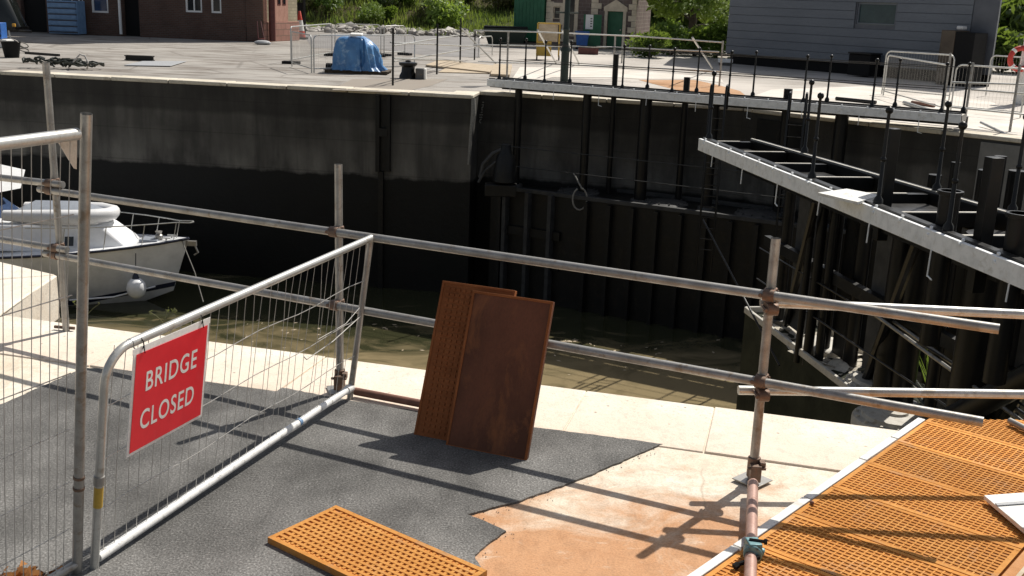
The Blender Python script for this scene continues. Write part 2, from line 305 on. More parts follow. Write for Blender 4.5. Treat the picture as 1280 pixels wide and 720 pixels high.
# ------------------------------------------------------------------ mesh builder
class MB:
    def __init__(s): s.v = []; s.f = []
    def add(s, vs, fs):
        k = len(s.v); s.v += [V(a) for a in vs]; s.f += [tuple(i+k for i in f) for f in fs]; return s
    def box(s, c, size, rot=None):
        hx, hy, hz = size[0]/2, size[1]/2, size[2]/2; c = V(c)
        vs = [V((a*hx, b*hy, d*hz)) for a in (-1,1) for b in (-1,1) for d in (-1,1)]
        if rot is not None: vs = [rot @ q for q in vs]
        return s.add([c+q for q in vs], [(0,1,3,2),(4,6,7,5),(0,4,5,1),(2,3,7,6),(0,2,6,4),(1,5,7,3)])
    def beam(s, p0, p1, w, h, up=V((0,0,1))):
        """rectangular bar from p0 to p1, w sideways, h along up"""
        p0, p1 = V(p0), V(p1); d = (p1-p0); L = d.length; d = d/L
        sd = d.cross(up); sd = sd.normalized() if sd.length > 1e-6 else V((1,0,0)); u = sd.cross(d)
        rot = Matrix((d, sd, u)).transposed()
        return s.box((p0+p1)/2, (L, w, h), rot)
    def tube(s, pts, r, n=8, cap=True):
        pts = [V(p) for p in pts]; rr = r if hasattr(r, '__len__') else [r]*len(pts)
        vs = []; fs = []; prev = None
        for i, p in enumerate(pts):
            a = pts[max(i-1, 0)]; b = pts[min(i+1, len(pts)-1)]; t = (b-a).normalized()
            if prev is None:
                x = t.orthogonal().normalized()
            else:
                x = prev - t*prev.dot(t); x = x.normalized() if x.length > 1e-6 else t.orthogonal().normalized()
            prev = x; y = t.cross(x)
            for k in range(n):
                an = 2*math.pi*k/n; vs.append(p + (x*math.cos(an) + y*math.sin(an))*rr[i])
        for i in range(len(pts)-1):
            for k in range(n):
                a = i*n+k; b = i*n+(k+1) % n; fs.append((a, b, b+n, a+n))
        if cap: fs.append(tuple(range(n-1, -1, -1))); fs.append(tuple((len(pts)-1)*n+k for k in range(n)))
        return s.add(vs, fs)
    def lathe(s, c, prof, n=16, axis=V((0,0,1))):
        axis = V(axis).normalized(); x = axis.orthogonal().normalized(); y = axis.cross(x); c = V(c)
        vs = []; fs = []
        for (r, z) in prof:
            for k in range(n):
                an = 2*math.pi*k/n; vs.append(c + axis*z + (x*math.cos(an)+y*math.sin(an))*max(r, 1e-4))
        for i in range(len(prof)-1):
            for k in range(n):
                a = i*n+k; b = i*n+(k+1) % n; fs.append((a, b, b+n, a+n))
        fs.append(tuple(range(n-1, -1, -1))); fs.append(tuple((len(prof)-1)*n+k for k in range(n)))
        return s.add(vs, fs)
    def ball(s, c, r, n=10, sz=(1,1,1)):
        prof = [(r*math.sin(math.pi*i/6), -r*math.cos(math.pi*i/6)) for i in range(7)]
        k = len(s.v); s.lathe((0,0,0), prof, n); c = V(c)
        for i in range(k, len(s.v)):
            q = s.v[i]; s.v[i] = c + V((q.x*sz[0], q.y*sz[1], q.z*sz[2]))
        return s
    def prism(s, poly, z0, z1):
        n = len(poly); vs = [V((p[0], p[1], z0)) for p in poly] + [V((p[0], p[1], z1)) for p in poly]
        fs = [tuple(range(n-1, -1, -1)), tuple(range(n, 2*n))] + [(i, (i+1) % n, (i+1) % n+n, i+n) for i in range(n)]
        return s.add(vs, fs)
    def slab(s, quad, n, t):
        """plate: corner loop `quad`, thickness t along n"""
        n = V(n).normalized()*t; k = len(quad); vs = [V(q) for q in quad] + [V(q)+n for q in quad]
        return s.add(vs, [tuple(range(k-1, -1, -1)), tuple(range(k, 2*k))] + [(i, (i+1) % k, (i+1) % k+k, i+k) for i in range(k)])
    def sheet(s, poly, z):
        return s.add([V((p[0], p[1], z)) for p in poly], [tuple(range(len(poly)))])
    def leaves(s, c, rad, n, size, flat=.0, shell=.45):
        c = V(c)
        for _ in range(n):
            d = V((random.gauss(0,1), random.gauss(0,1), random.gauss(0,1))).normalized()
            rr = shell + (1-shell)*random.random()**.6
            p = c + V((d.x*rad[0], d.y*rad[1], d.z*rad[2]))*rr
            a = V((random.gauss(0,1), random.gauss(0,1), random.gauss(0,1))).normalized()
            b = a.orthogonal().normalized(); sz = size*random.uniform(.6, 1.3)
            s.add([p-a*sz, p-b*sz*.45, p+a*sz, p+b*sz*.45], [(0,1,2,3)])
        return s
    def blades(s, p, h, n, spread, w):
        p = V(p)
        for _ in range(n):
            an = random.uniform(0, 6.28); q = p + V((math.cos(an), math.sin(an), 0))*spread*random.random()**.5
            l = V((random.uniform(-.35,.35)*h, random.uniform(-.35,.35)*h, h*random.uniform(.6,1.1)))
            sd = V((math.cos(an*3), math.sin(an*3), 0))*w
            s.add([q-sd, q+sd, q+l*.6+sd*.7, q+l], [(0,1,2,3)])
        return s
    def rock(s, c, r, sq=.7):
        k = len(s.v); bmx = bmesh.new(); bmesh.ops.create_icosphere(bmx, subdivisions=1, radius=1)
        sx, sy, sz = r*random.uniform(.7,1.3), r*random.uniform(.7,1.3), r*sq*random.uniform(.6,1.2)
        rot = Matrix.Rotation(random.uniform(0, 6), 3, 'Z') @ Matrix.Rotation(random.uniform(-.5,.5), 3, 'X')
        vs = [V(c) + rot @ V((v.co.x*sx, v.co.y*sy, v.co.z*sz))*random.uniform(.75, 1.15) for v in bmx.verts]
        s.add(vs, [tuple(v.index for v in f.verts) for f in bmx.faces]); bmx.free(); return s
    def build(s, name, mat, parent=None, bevel=0, smooth=True, angle=40, sub=0, origin=None):
        me = bpy.data.meshes.new(name)
        inv = INV.get(parent.name) if parent is not None else None
        vs = s.v if inv is None else [inv @ q for q in s.v]
        if origin is not None: vs = [q - V(origin) for q in vs]
        me.from_pydata([tuple(q) for q in vs], [], s.f)
        bm = bmesh.new(); bm.from_mesh(me); bmesh.ops.recalc_face_normals(bm, faces=bm.faces); bm.to_mesh(me); bm.free()
        me.materials.append(M[mat] if isinstance(mat, str) else mat)
        if smooth:
            me.polygons.foreach_set('use_smooth', [True]*len(me.polygons)); me.set_sharp_from_angle(angle=R(angle))
        o = bpy.data.objects.new(name, me); COL.objects.link(o)
        if origin is not None: o.location = origin
        if parent is not None:
            o.parent = parent
            if inv is not None: INV[o.name] = inv      # a part keeps its thing's frame, so sub-parts do too
        if bevel:
            b = o.modifiers.new('Bevel', 'BEVEL'); b.width = bevel; b.segments = 2; b.limit_method = 'ANGLE'; b.angle_limit = R(40)
        return o
INV = {}
def thing(name, label, cat, loc=(0,0,0), rz=0.0, group=None):
    o = bpy.data.objects.new(name, None); COL.objects.link(o); o.empty_display_size = .1
    o.location = V(loc); o.rotation_euler = (0, 0, rz); o['label'] = label; o['category'] = cat
    if group: o['group'] = group
    INV[o.name] = (Matrix.Translation(V(loc)) @ Matrix.Rotation(rz, 4, 'Z')).inverted()
    return o
def tag(o, label, cat, group=None):
    o['label'] = label; o['category'] = cat
    if group: o['group'] = group
    return o
def kind(o, k): o['kind'] = k; return o
def children(o): return [c for c in COL.objects if c.parent == o]
def dup(root, loc, rz=0.0, label=None, scale=1.0, group=None):
    kids = children(root)
    r = root.copy(); COL.objects.link(r); r.location = V(loc); r.rotation_euler = (0, 0, rz); r.scale = (scale,)*3
    if label: r['label'] = label
    if group: r['group'] = group
    for c in kids:
        k2 = children(c); n = c.copy(); COL.objects.link(n); n.parent = r
        for g in k2:
            q = g.copy(); COL.objects.link(q); q.parent = n
    return r
def arc_pts(c, a, b, r, n=6):
    """quarter bend about c from direction a to direction b"""
    return [V(c) + V(a)*r*math.cos(math.pi/2*i/n) + V(b)*r*math.sin(math.pi/2*i/n) for i in range(n+1)]

# ------------------------------------------------------------------ camera, sun, sky
cam = bpy.data.cameras.new('camera'); co_ = bpy.data.objects.new('camera', cam); COL.objects.link(co_)
right = RT0*cR + UP0*sR; up = UP0*cR - RT0*sR
mw = Matrix((right, up, -FWD)).transposed().to_4x4(); mw.translation = CAM; co_.matrix_world = mw
cam.sensor_width = 36; cam.lens = F/1280*36; cam.clip_start = .05; cam.clip_end = 3000
SC.camera = co_
w = bpy.data.worlds.new('World'); SC.world = w; w.use_nodes = True
nt = w.node_tree; bg = nt.nodes['Background']
sky = nt.nodes.new('ShaderNodeTexSky'); sky.sky_type = 'NISHITA'; sky.sun_disc = False
sky.sun_elevation = SUN_EL; sky.sun_rotation = math.pi/2 - SUN_AZ; sky.air_density = 1.0; sky.dust_density = 2.0; sky.ozone_density = 1.0
hs = nt.nodes.new('ShaderNodeHueSaturation'); hs.inputs['Saturation'].default_value = .55
nt.links.new(sky.outputs[0], hs.inputs['Color']); nt.links.new(hs.outputs[0], bg.inputs[0]); bg.inputs[1].default_value = .085
sl = bpy.data.lights.new('sun', 'SUN'); sl.energy = 5.0; sl.angle = R(.53); sl.color = (1, .95, .87)
so = bpy.data.objects.new('sun', sl); COL.objects.link(so)
sdir = V((math.cos(SUN_EL)*math.cos(SUN_AZ), math.cos(SUN_EL)*math.sin(SUN_AZ), math.sin(SUN_EL)))
so.rotation_euler = sdir.to_track_quat('Z', 'Y').to_euler()
SC.view_settings.view_transform = 'Standard'; SC.view_settings.look = 'None'; SC.view_settings.exposure = 0

# ================================================================== NEAR QUAY
def near_edge(x): return 6.51 - .272*(x-.33)
E_L = [(-40, 18.6), (-4.62, 9.28), (-3.87, 8.84), (-3.78, 7.64)]
E_MAIN = [(-3.78, near_edge(-3.78)+.02), (2.47, near_edge(2.47)+.02)]
ground_poly = [(-60, -40), (60, -40), (60, 3.0), (9.0, 6.05), (3.05, 6.10), (2.45, near_edge(2.45)), (-3.8, near_edge(-3.8)), (-3.88, 8.82), (-4.64, 9.25), (-40, 18.5), (-60, 24)]
kind(MB().sheet(ground_poly, 0).build('quay_ground', 'concrete'), 'structure')
def ragged(pts, amp, step):
    out = []
    for i in range(len(pts)):
        a = V((*pts[i], 0)); b = V((*pts[(i+1) % len(pts)], 0)); n = max(1, int((b-a).length/step)); t = (b-a).normalized() if (b-a).length else V((1,0,0))
        for k in range(n):
            p = a.lerp(b, k/n); o = 0 if (b-a).length > 4 else random.uniform(-amp, amp)
            out.append((p.x - t.y*o, p.y + t.x*o))
    return out
asph = [at(105,462), at(230,463), at(440,503), at(560,522), at(700,540), at(828,557), at(720,603), at(650,628), at(585,645), at(632,666), at(592,697), at(612,735)]
asph = [(p.x, p.y) for p in asph] + [(.30, 3.2), (.6, 2.0), (.6, -12), (-9, -12), (-9, 3.2), (-3.6, 5.35), (-2.97, 5.87)]
kind(MB().prism(ragged(asph, .005, .03), -.02, .011).build('asphalt_patch', 'asphalt', smooth=False), 'structure')
cr_ = MB(); random.seed(31)
edge_px = [(828,557),(720,603),(650,628),(585,645),(632,666),(592,697)]
for (xa, ya), (xb, yb) in zip(edge_px[:-1], edge_px[1:]):
    for _ in range(int(abs(xb-xa)*.35)+4):
        t = random.random(); p = at(xa+(xb-xa)*t, ya+(yb-ya)*t, .003) + V((random.gauss(.0,.03), random.gauss(.0,.03), 0)); cr_.rock(p, random.uniform(.0015,.004), .6)
kind(cr_.build('asphalt_crumbs', 'asphalt'), 'stuff')
# near lock wall: long solid strip with coping stones
nw = thing('lock_wall', 'near lock wall below the pale quay edge, running past the scaffold barrier', 'lock wall', (0, 6.6, 0))
front = [(-40, 18.5), (-4.62, 9.26), (-3.86, 8.83), (-3.80, near_edge(-3.8)), (2.46, near_edge(2.46))]
backp = [(2.30, 5.93), (-3.0, 7.0), (-4.5, 7.6), (-5.0, 8.4), (-40, 17.5)]
MB().prism(front + backp, -9, -.38).build('wall_face', 'nearwall', nw)
cb = MB(); joints = [-3.80, -2.55, -1.25, .50, 1.28, 2.46]
for a, b in zip(joints[:-1], joints[1:]):
    g = .0035; z = .010 + random.uniform(-.003, .003); dw = .70
    cb.prism([(a+g, near_edge(a+g)), (b-g, near_edge(b-g)), (b-g-.18, near_edge(b-g)-dw), (a+g-.18, near_edge(a+g)-dw)], -.378, z)
cb.build('coping', 'coping', nw, bevel=.006)
c2 = MB()
c2.prism([(-3.815, near_edge(-3.8)-.03), (-3.87, 8.82), (-4.55, 8.45), (-4.3, 7.42)], -.378, .010)
for i in range(10):
    a, b = i/10, (i+1)/10
    pa, pb = V((-3.88,8.835,0)).lerp(V((-4.63,9.26,0)), a) if False else V((-4.63, 9.26, 0)).lerp(V((-22, 13.8, 0)), a), V((-4.63, 9.26, 0)).lerp(V((-22, 13.8, 0)), b)
    t = (pb-pa).normalized(); n = V((t.y, -t.x, 0)); n = n if n.y < 0 else -n
    pb = pb - t*.012
    c2.prism([(pa.x, pa.y), (pb.x, pb.y), (pb.x+n.x*.7, pb.y+n.y*.7), (pa.x+n.x*.7, pa.y+n.y*.7)], -.378, .010)
c2.prism([(-3.89, 8.835), (-4.61, 9.245), (-4.8, 8.58), (-4.57, 8.46)], -.378, .010)
c2.build('coping', 'coping', nw, bevel=.014)
# wall behind the gate recess on the right (carries the grid panels)
rw = thing('recess_wall', 'concrete wall under the rusty grid panels, facing the gate recess', 'wall', (4, 6, 0))
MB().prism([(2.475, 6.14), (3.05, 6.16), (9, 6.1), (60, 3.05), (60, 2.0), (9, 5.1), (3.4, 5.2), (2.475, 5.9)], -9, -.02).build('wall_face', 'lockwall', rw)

# water
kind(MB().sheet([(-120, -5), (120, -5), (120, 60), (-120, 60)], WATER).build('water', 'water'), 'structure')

m = MB(); random.seed(17)
for (x0, x1, y0, y1, n) in ((688, 722, 424, 432, 26), (560, 900, 420, 470, 40), (300, 560, 400, 440, 30)):
    for _ in range(n):
        p = at(random.uniform(x0,x1), random.uniform(y0,y1), WATER+.006); a = random.uniform(0,6); r_ = random.uniform(.012,.05)
        m.add([p+V((r_*math.cos(a+k*1.57)*(1.8 if k % 2 else .8), r_*math.sin(a+k*1.57)*(1.8 if k % 2 else .8), 0)) for k in range(4)], [(0,1,2,3)])
kind(m.build('floating_debris', 'wood'), 'stuff')
# ---- weeds at the near edge
def weed(px, py, z, h, n, label, mat='scrub', blades=30):
    p = at(px, py, z); t = MB()
    for _ in range(n):
        a = random.uniform(0, 6.28); pts = [p]
        for k in range(1, 5): pts.append(p + V((math.cos(a)*.10*h/.12*k*k/16, math.sin(a)*.08*h/.12*k*k/16, h*k/4)))
        t.tube(pts, [.0022]*5, 4); t.leaves(pts[-1], (.015,.015,.02), blades//n, .012)
    tag(t.build('weed', mat, origin=p), label, 'plant')
weed(205, 408, 0, .11, 5, 'dry weed tuft growing from the quay edge behind the red sign')
weed(108, 400, 0, .12, 2, 'single dry stalk at the quay edge beside the tall fence post', blades=6)

# ================================================================== SCAFFOLD BARRIER
TR = .0242
P1 = at(83, 415); P2 = at(425, 490); P3 = at(940, 603)
sc = thing('scaffold_barrier', 'grey scaffold tube barrier of three uprights and clamped rails along the quay edge', 'barrier', P2)
def post(base, top, r=TR):
    m = MB(); m.tube([base, top], r, 14, cap=False); m.tube([base+V((0,0,.001)), top-V((0,0,.002))], r*.86, 14, cap=False)
    return m.build('upright', 'galv', sc)
ztop = lambda p, px, py: V((p.x, p.y, atY(px, py, p.y).z))
T1 = ztop(P1, 60, 78); T2 = ztop(P2, 420, 205); T3 = ztop(P3, 978, 298); T3.x -= .003
post(P1 + V((0,0,.006)), T1); post(P2 + V((0,0,.012)), T2); post(P3 + V((0,0,.006)), T3)
railz = (1.03, .575)
dline = (P3-P2); dline.z = 0; dline.normalize(); ndl = V((dline.y, -dline.x, 0))   # towards the camera
rails = []
for z in railz:
    e = at(1250, 405, z) if z > .8 else at(1231, 515, z)
    a2 = V((P2.x, P2.y, z)) - ndl*.052; a3 = V((P3.x, P3.y, z)) + ndl*.05 if False else V((P3.x, P3.y, z)) + ndl*.05
    a2 = V((P2.x, P2.y, z)) + ndl*.05
    a1 = V((P1.x, P1.y, z+ .0)) + ndl*.05
    d = (a3-a2).normalized(); end = a3 + d*(e-a3).dot(d)
    start = a1
    m = MB(); m.tube([a1 + (a1-a2).normalized()*.10, a2, end], TR, 14); m.build('rail', 'galv', sc)
    d0 = V((-4.73, 9.81, 0)) if False else (V((-.30, 1.0, 0))).normalized()
    s0 = a1 + V((0,0,.050)); far_end = at(0, 222, s0.z) if z > .8 else at(0, 299, s0.z); far_end = s0 + (far_end-s0).normalized()*4
    m = MB(); m.tube([s0 - (far_end-s0).normalized()*.12, far_end], TR, 14); m.build('rail', 'galv', sc)
    # return rail running right along the grid
    q0 = at(958, 387, z-.06) if z > .8 else at(930, 490, z-.075)
    q0 = V((P3.x, P3.y, z - (.062 if z > .8 else .078))) - ndl*.05
    q1 = at(1280, 393, q0.z) if z > .8 else at(1280, 493, q0.z)
    dd = (q1-q0).normalized()
    m = MB(); m.tube([q0 - dd*(.06 if z > .8 else .13), q0 + dd*2.6], TR, 14); m.build('rail', 'galv_bright', sc)
def coupler(p, ax1, ax2, mat='coupler'):
    m = MB()
    ax1 = V(ax1).normalized(); ax2 = V(ax2).normalized(); off = ax1.cross(ax2).normalized()
    m.tube([p-ax1*.028, p+ax1*.028], TR+.007, 12); m.tube([p+off*.05-ax2*.028, p+off*.05+ax2*.028], TR+.007, 12)
    m.box(p+off*.025, (.05,.05,.05))
    b = m; q = p + ax2*.036 + off*.03
    b.tube([q - off*.05, q+off*.035], .007, 6); b.tube([q+off*.035, q+off*.049], .012, 6)
    q = p - ax2*.034 + ax1*.02
    b.tube([q, q - ax1*.05], .006, 6); b.tube([q-ax1*.05, q-ax1*.062], .011, 6)
    m.build('coupler', mat, sc, bevel=.003)
ZU = V((0,0,1))
for P in (P1, P2, P3):
    for z in railz:
        m0 = V((P.x, P.y, z))
        off = ZU.cross(dline).normalized()
        coupler(m0, ZU, dline if off.dot(ndl) > 0 else -dline)
for z in railz:
    coupler(V((P3.x, P3.y, z-.07)), ZU, V((-1,-.02,0)))
    coupler(V((P1.x, P1.y, z+.05)), ZU, V((-1,.28,0)))
def swivel(p):
    m = MB(); m.tube([p-V((0,0,.05)), p+V((0,0,.06))], TR+.009, 12); m.box(p+V((.0,-.045,-.01)), (.055,.05,.09)); m.box(p+V((.035,-.03,.03)), (.03,.05,.04)); m.tube([p+V((-.045,-.06,.02)), p+V((.05,-.06,.02))], .009, 6)
    m.build('coupler', 'coupler', sc, bevel=.003)
swivel(P3+V((0,0,.085))); swivel(P2+V((0,0,.09)))
for P, rz in ((P2, .3), (P3, .75)):
    m = MB(); rot = Matrix.Rotation(rz, 3, 'Z'); m.box(P+V((0,0,.017)), (.15,.15,.006), rot)
    m.build('base_plate', 'galv', sc, bevel=.001)
m = MB(); q = at(85, 411)
m.tube([P1+V((-.09,.02,.03)), P1+V((.06,0,.03))], .012, 8); m.build('locking_pin', 'coupler', sc)

# loose tube between the two left uprights (rust red) and the pink tube with a teal clamp
a = at(444, 489, .045); b = at(560, 511, .045); d = (b-a).normalized(); b = a + d*.85
r1 = MB().tube([a, b], TR, 14).build('scaffold_tube', 'rust_tube', origin=a)
tag(r1, 'rust red scaffold tube lying on the quay edge behind the leaning plates', 'scaffold tube')
a = at(941, 606, .07); b = at(937, 752, .075)
pt = thing('scaffold_tube', 'pinkish scaffold tube lying from the upright with a teal clamp on it', 'scaffold tube', a)
MB().tube([a + (a-b).normalized()*.02, b], TR*1.12, 16).build('tube', 'pink_tube', pt)
c = at(941, 688, .085); d = (b-a).normalized(); sd = V((d.y, -d.x, 0))
m = MB(); m.tube([c-d*.045, c+d*.045], .042, 14); m.box(c+V((0,0,.03)), (.06,.075,.035), Matrix.Rotation(.1, 3, 'Z')); m.tube([c-d*.03+sd*.02, c-d*.03-sd*.05+V((0,0,-.02))], .02, 10)
cl = m.build('coupler', 'teal', pt, bevel=.005)
m = MB(); m.tube([c+d*.055-sd*.03+V((0,0,.0)), c+d*.09+sd*.06+V((0,0,-.03))], .010, 8); m.tube([c+sd*.02+V((0,0,.05)), c-sd*.045+V((0,0,.05))], .008, 6); m.tube([c-sd*.045+V((0,0,.05)), c-sd*.058+V((0,0,.05))], .014, 6)
m.tube([c+d*.09+sd*.06+V((0,0,-.03)), c+d*.105+sd*.075+V((0,0,-.038))], .015, 6)
m.build('bolt', 'dark', cl)

# ================================================================== BRIDGE CLOSED BARRIER
A = at(118, 712); B = at(437, 500); dB = (B-A).normalized(); LB = (B-A).length; nB = V((dB.y, -dB.x, 0))
upB = (nB*.14 + V((0,0,1.0))).normalized(); NB = dB.cross(upB)
def bp(u, v, o=0.0): return A + dB*u + upB*v + NB*o
bar = thing('mesh_barrier', 'low galvanised mesh barrier leaning by the scaffold and carrying the red sign', 'barrier', A)
HB = 1.0; rc = .14
m = MB(); m.tube([bp(0, 0), bp(0, .5), bp(0, HB-rc)] + arc_pts(bp(rc, HB-rc), -dB, upB, rc, 8)[1:] , .0185, 12); m.build('leg', 'galv_bright', bar)
m = MB(); m.tube([bp(rc+.001, HB), bp(LB-.0, HB+.04)], .0205, 12); m.tube([bp(LB-.03, HB+.039), bp(LB+.005, HB+.04)], .0215, 12); m.build('top_rail', 'galv_bright', bar)
m = MB(); m.tube([bp(LB, 0), bp(LB, HB+.03)], .0185, 12); m.build('leg', 'galv', bar)
m = MB(); m.tube([bp(.018, .05), bp(LB-.018, .085)], .021, 12); m.build('bottom_rail', 'white_rail', bar)
m = MB()
def wob(u, v): return .006*mnoise.noise(V((u*3.1, v*2.3, .5))) * (1 if v > .1 else 0)
nw_ = 31
for i in range(nw_):
    u = .05 + (LB-.1)*i/(nw_-1); bend = random.uniform(-.012, .012) + (.05*math.exp(-((u-1.55)/.12)**2)*random.uniform(-.7,.7))
    pts = []
    for k in range(9):
        v = .06 + (HB-.04)*k/8; pts.append(bp(u + bend*math.sin(math.pi*k/8) + wob(u*4, v*4), v, bend*.6*math.sin(math.pi*k/8)))
    m.tube(pts, .0017, 4, cap=False)
for v0, sag in ((.28, .02), (.52, .015), (.76, .02)):
    m.tube([bp(.02 + (LB-.04)*k/12, v0 + .02*k/12 + sag*math.sin(k*1.3)*.5, .003) for k in range(13)], .0022, 4, cap=False)
m.tube([bp(LB-.02, .56, .01), bp(LB-.35, .50, .02), bp(LB-.62, .47, .015), bp(LB-.66, .50, .02)], .003, 5)
m.tube([bp(LB-.05, .62, .01), bp(LB-.22, .57, .02), bp(LB-.52, .56, .015)], .0022, 5)
m.build('mesh', 'galv_wire', bar)
m = MB(); q = bp(0, .43); m.tube([q-upB*.02, q+upB*.02], .023, 12); m.build('clip', 'galv', bar)
m = MB(); q = bp(0, .36); m.tube([q-upB*.055, q+upB*.04], .0192, 12); m.build('tape', 'yellow', bar)
m = MB(); q = bp(1.62, .078); m.tube([q-dB*.012, q+dB*.012], .0225, 12); m.build('tape', 'blue_slat', bar)
m = MB(); q = bp(LB, .085); m.tube([q-dB*.06, q+dB*.0], .026, 12); m.build('clamp', 'white_rail', bar)

# sign
sg = thing('road_sign', 'red BRIDGE CLOSED sign with white border hung on the mesh barrier', 'sign', bp(.39, .48))
# corners measured on the photograph
su0, su1 = .131, .645
q = [bp(su0-.004, .487, .028), bp(su1, .488, .028), bp(su1-.002, .957, .028), bp(su0+.002, .960, .028)]
MB().slab(q, NB, -.004).build('board', 'white_paint', sg, bevel=.0015)
def red_mat():
    m, nt, out = newmat('red_sign_face'); co = coords(nt)
    col = mixc(nt, ramp(nt, noise_(nt, co, 7, 5, .65), [(.35, 0), (.7, 1)]), (.86,.030,.045), (.76,.022,.036))
    col = mixc(nt, mth(nt, 'MULTIPLY', ramp(nt, noise_(nt, co, 3.2, 5, .7), [(.58, 0), (.72, 1)]), .22), col, (.75,.20,.20))
    finish(nt, out, col, .32, 0, noise_(nt, co, 5, 3), .05, .01, .5); return m
M['sign_red'] = red_mat()
bd = .016
q = [bp(su0-.004+bd, .487+bd, .0305), bp(su1-bd, .488+bd, .0305), bp(su1-.002-bd, .957-.006, .0305), bp(su0+.002+bd, .960-.006, .0305)]
# (sun side faces the far way; the camera sees the +NB face)
MB().slab(q, NB, -.0015).build('face', 'sign_red', sg)
# the white capping along the top rail
MB().slab([bp(su0-.002, .955, .026), bp(su1+.003, .955, .026), bp(su1+.003, .984, .0245), bp(su0-.002, .982, .0245)], NB, .002).build('top_lip', 'white_paint', sg)
def text_on(txt, u, v, h, wmax):
    cu = bpy.data.curves.new('lettering', 'FONT'); cu.body = txt; cu.size = 1; cu.offset = .012; cu.align_x = 'CENTER'; cu.space_character = 1.12; cu.resolution_u = 6
    o = bpy.data.objects.new('tmp_text', cu); COL.objects.link(o); bpy.context.view_layer.update()
    me = bpy.data.meshes.new_from_object(o.evaluated_get(bpy.context.evaluated_depsgraph_get()))
    xs = [p.co.x for p in me.vertices]; ys = [p.co.y for p in me.vertices]
    kx = wmax/(max(xs)-min(xs)); ky = h/(max(ys)-min(ys)); cx = (max(xs)+min(xs))/2; y0 = min(ys)
    m = MB(); m.add([bp(u + (p.co.x-cx)*kx, v + (p.co.y-y0)*ky, .0311) for p in me.vertices], [tuple(pg.vertices) for pg in me.polygons])
    bpy.data.objects.remove(o); bpy.data.meshes.remove(me)
    return m
for u_ in (.19, .585):
    m = MB(); c_ = bp(u_, .985, .0); m.tube([c_ + (upB*math.cos(a_) + NB*math.sin(a_))*.031 for a_ in [i*math.pi/6 for i in range(13)]], .0026, 5); m.tube([c_+NB*.031, c_+NB*.034-upB*.035+dB*.006], .0022, 5); m.build('cable_tie', 'dark', sg)
FACE = [o for o in COL.objects if o.name == 'face'][0]
text_on('BRIDGE', .392, .765, .092, .345).build('lettering', 'white_paint', sg, smooth=False)
text_on('CLOSED', .380, .590, .092, .365).build('lettering', 'white_paint', sg, smooth=False)

# ================================================================== TALL FENCE PANEL ON THE LEFT
def atD(px, py, D): return CAM + ray(px, py)*D
pf = at(96, 733) ; pf = atD(96, 733, 4.55); ptop = atD(108, 142, 3.75)
pf = pf + (pf-ptop).normalized()*((pf.z)/(-(pf-ptop).normalized().z) if pf.z > 0 else 0)
uF = (ptop-pf).normalized()
tf = thing('mesh_fence', 'tall galvanised mesh fence panel ending in a square-cut post at the left', 'fence', (pf.x, pf.y, max(0, pf.z)))
m = MB(); m.tube([pf + uF*.0, ptop], .0205, 14, cap=False); m.tube([pf+uF*.001, ptop-uF*.001], .018, 14, cap=False); m.build('post', 'galv', tf)
tr0 = atD(100, 167, 3.75); tr1 = atD(0, 180, 3.46); dF = (tr1-tr0).normalized()
NF = dF.cross(uF).normalized()
W_F = 2.2
fe = tr0 + dF*W_F
m = MB(); m.tube([tr0+dF*.012, fe], .0215, 14); m.build('top_rail', 'galv_bright', tf)
Lz = (ptop-pf).length
m = MB()
step = .0405; n_ = int(W_F/step)
for i in range(1, n_):
    s0 = tr0 + dF*(i*step + .004)
    pts = [s0 - uF*(k/7*(Lz-.16)) + dF*random.uniform(-.002,.002) + NF*(.0045 if False else 0) for k in range(8)]
    m.tube(pts, .0017, 4, cap=False)
for k, v in enumerate((.30, .62, .95, 1.20, 1.45, 1.68)):
    m.tube([tr0 - uF*v + dF*.02 + NF*.004, tr0 - uF*(v+.0) + dF*W_F + NF*.004], .0024, 5, cap=False)
m.build('mesh', 'galv_wire', tf)
q = tr0 + dF*.012 - uF*.02
MB().slab([q, q + dF*.085, q + dF*.012 - uF*.105, q - uF*.11], NF, .002).build('gusset', 'galv_bright', tf)
m = MB(); 
for px, py in ((97, 575), (96.5, 590)):
    t_ = (Lz)*(1-(py-142)/(733-142)); q = pf + uF*t_; m.tube([q-uF*.006, q+uF*.006], .0235, 12)
m.build('band', 'coupler', tf)
# bottom rail of the panel
m = MB(); m.tube([pf+uF*.12+dF*.012, pf+uF*.12+dF*W_F], .019, 12); m.build('bottom_rail', 'galv', tf)
# concrete/rubber foot at the fence bottom
q = at(40, 722); 
def leafmound():
    t = MB()
    for _ in range(70):
        p = q + V((random.gauss(0,.07), random.gauss(0,.03), random.uniform(0,.03)))
        a = V((random.gauss(0,1), random.gauss(0,1), random.gauss(0,.4))).normalized(); b = a.orthogonal().normalized(); s_ = random.uniform(.015,.035)
        t.add([p-a*s_, p-b*s_*.7, p+a*s_, p+b*s_*.7], [(0,1,2,3)])
    return t
kind(leafmound().build('dry_leaves', 'timber'), 'stuff')

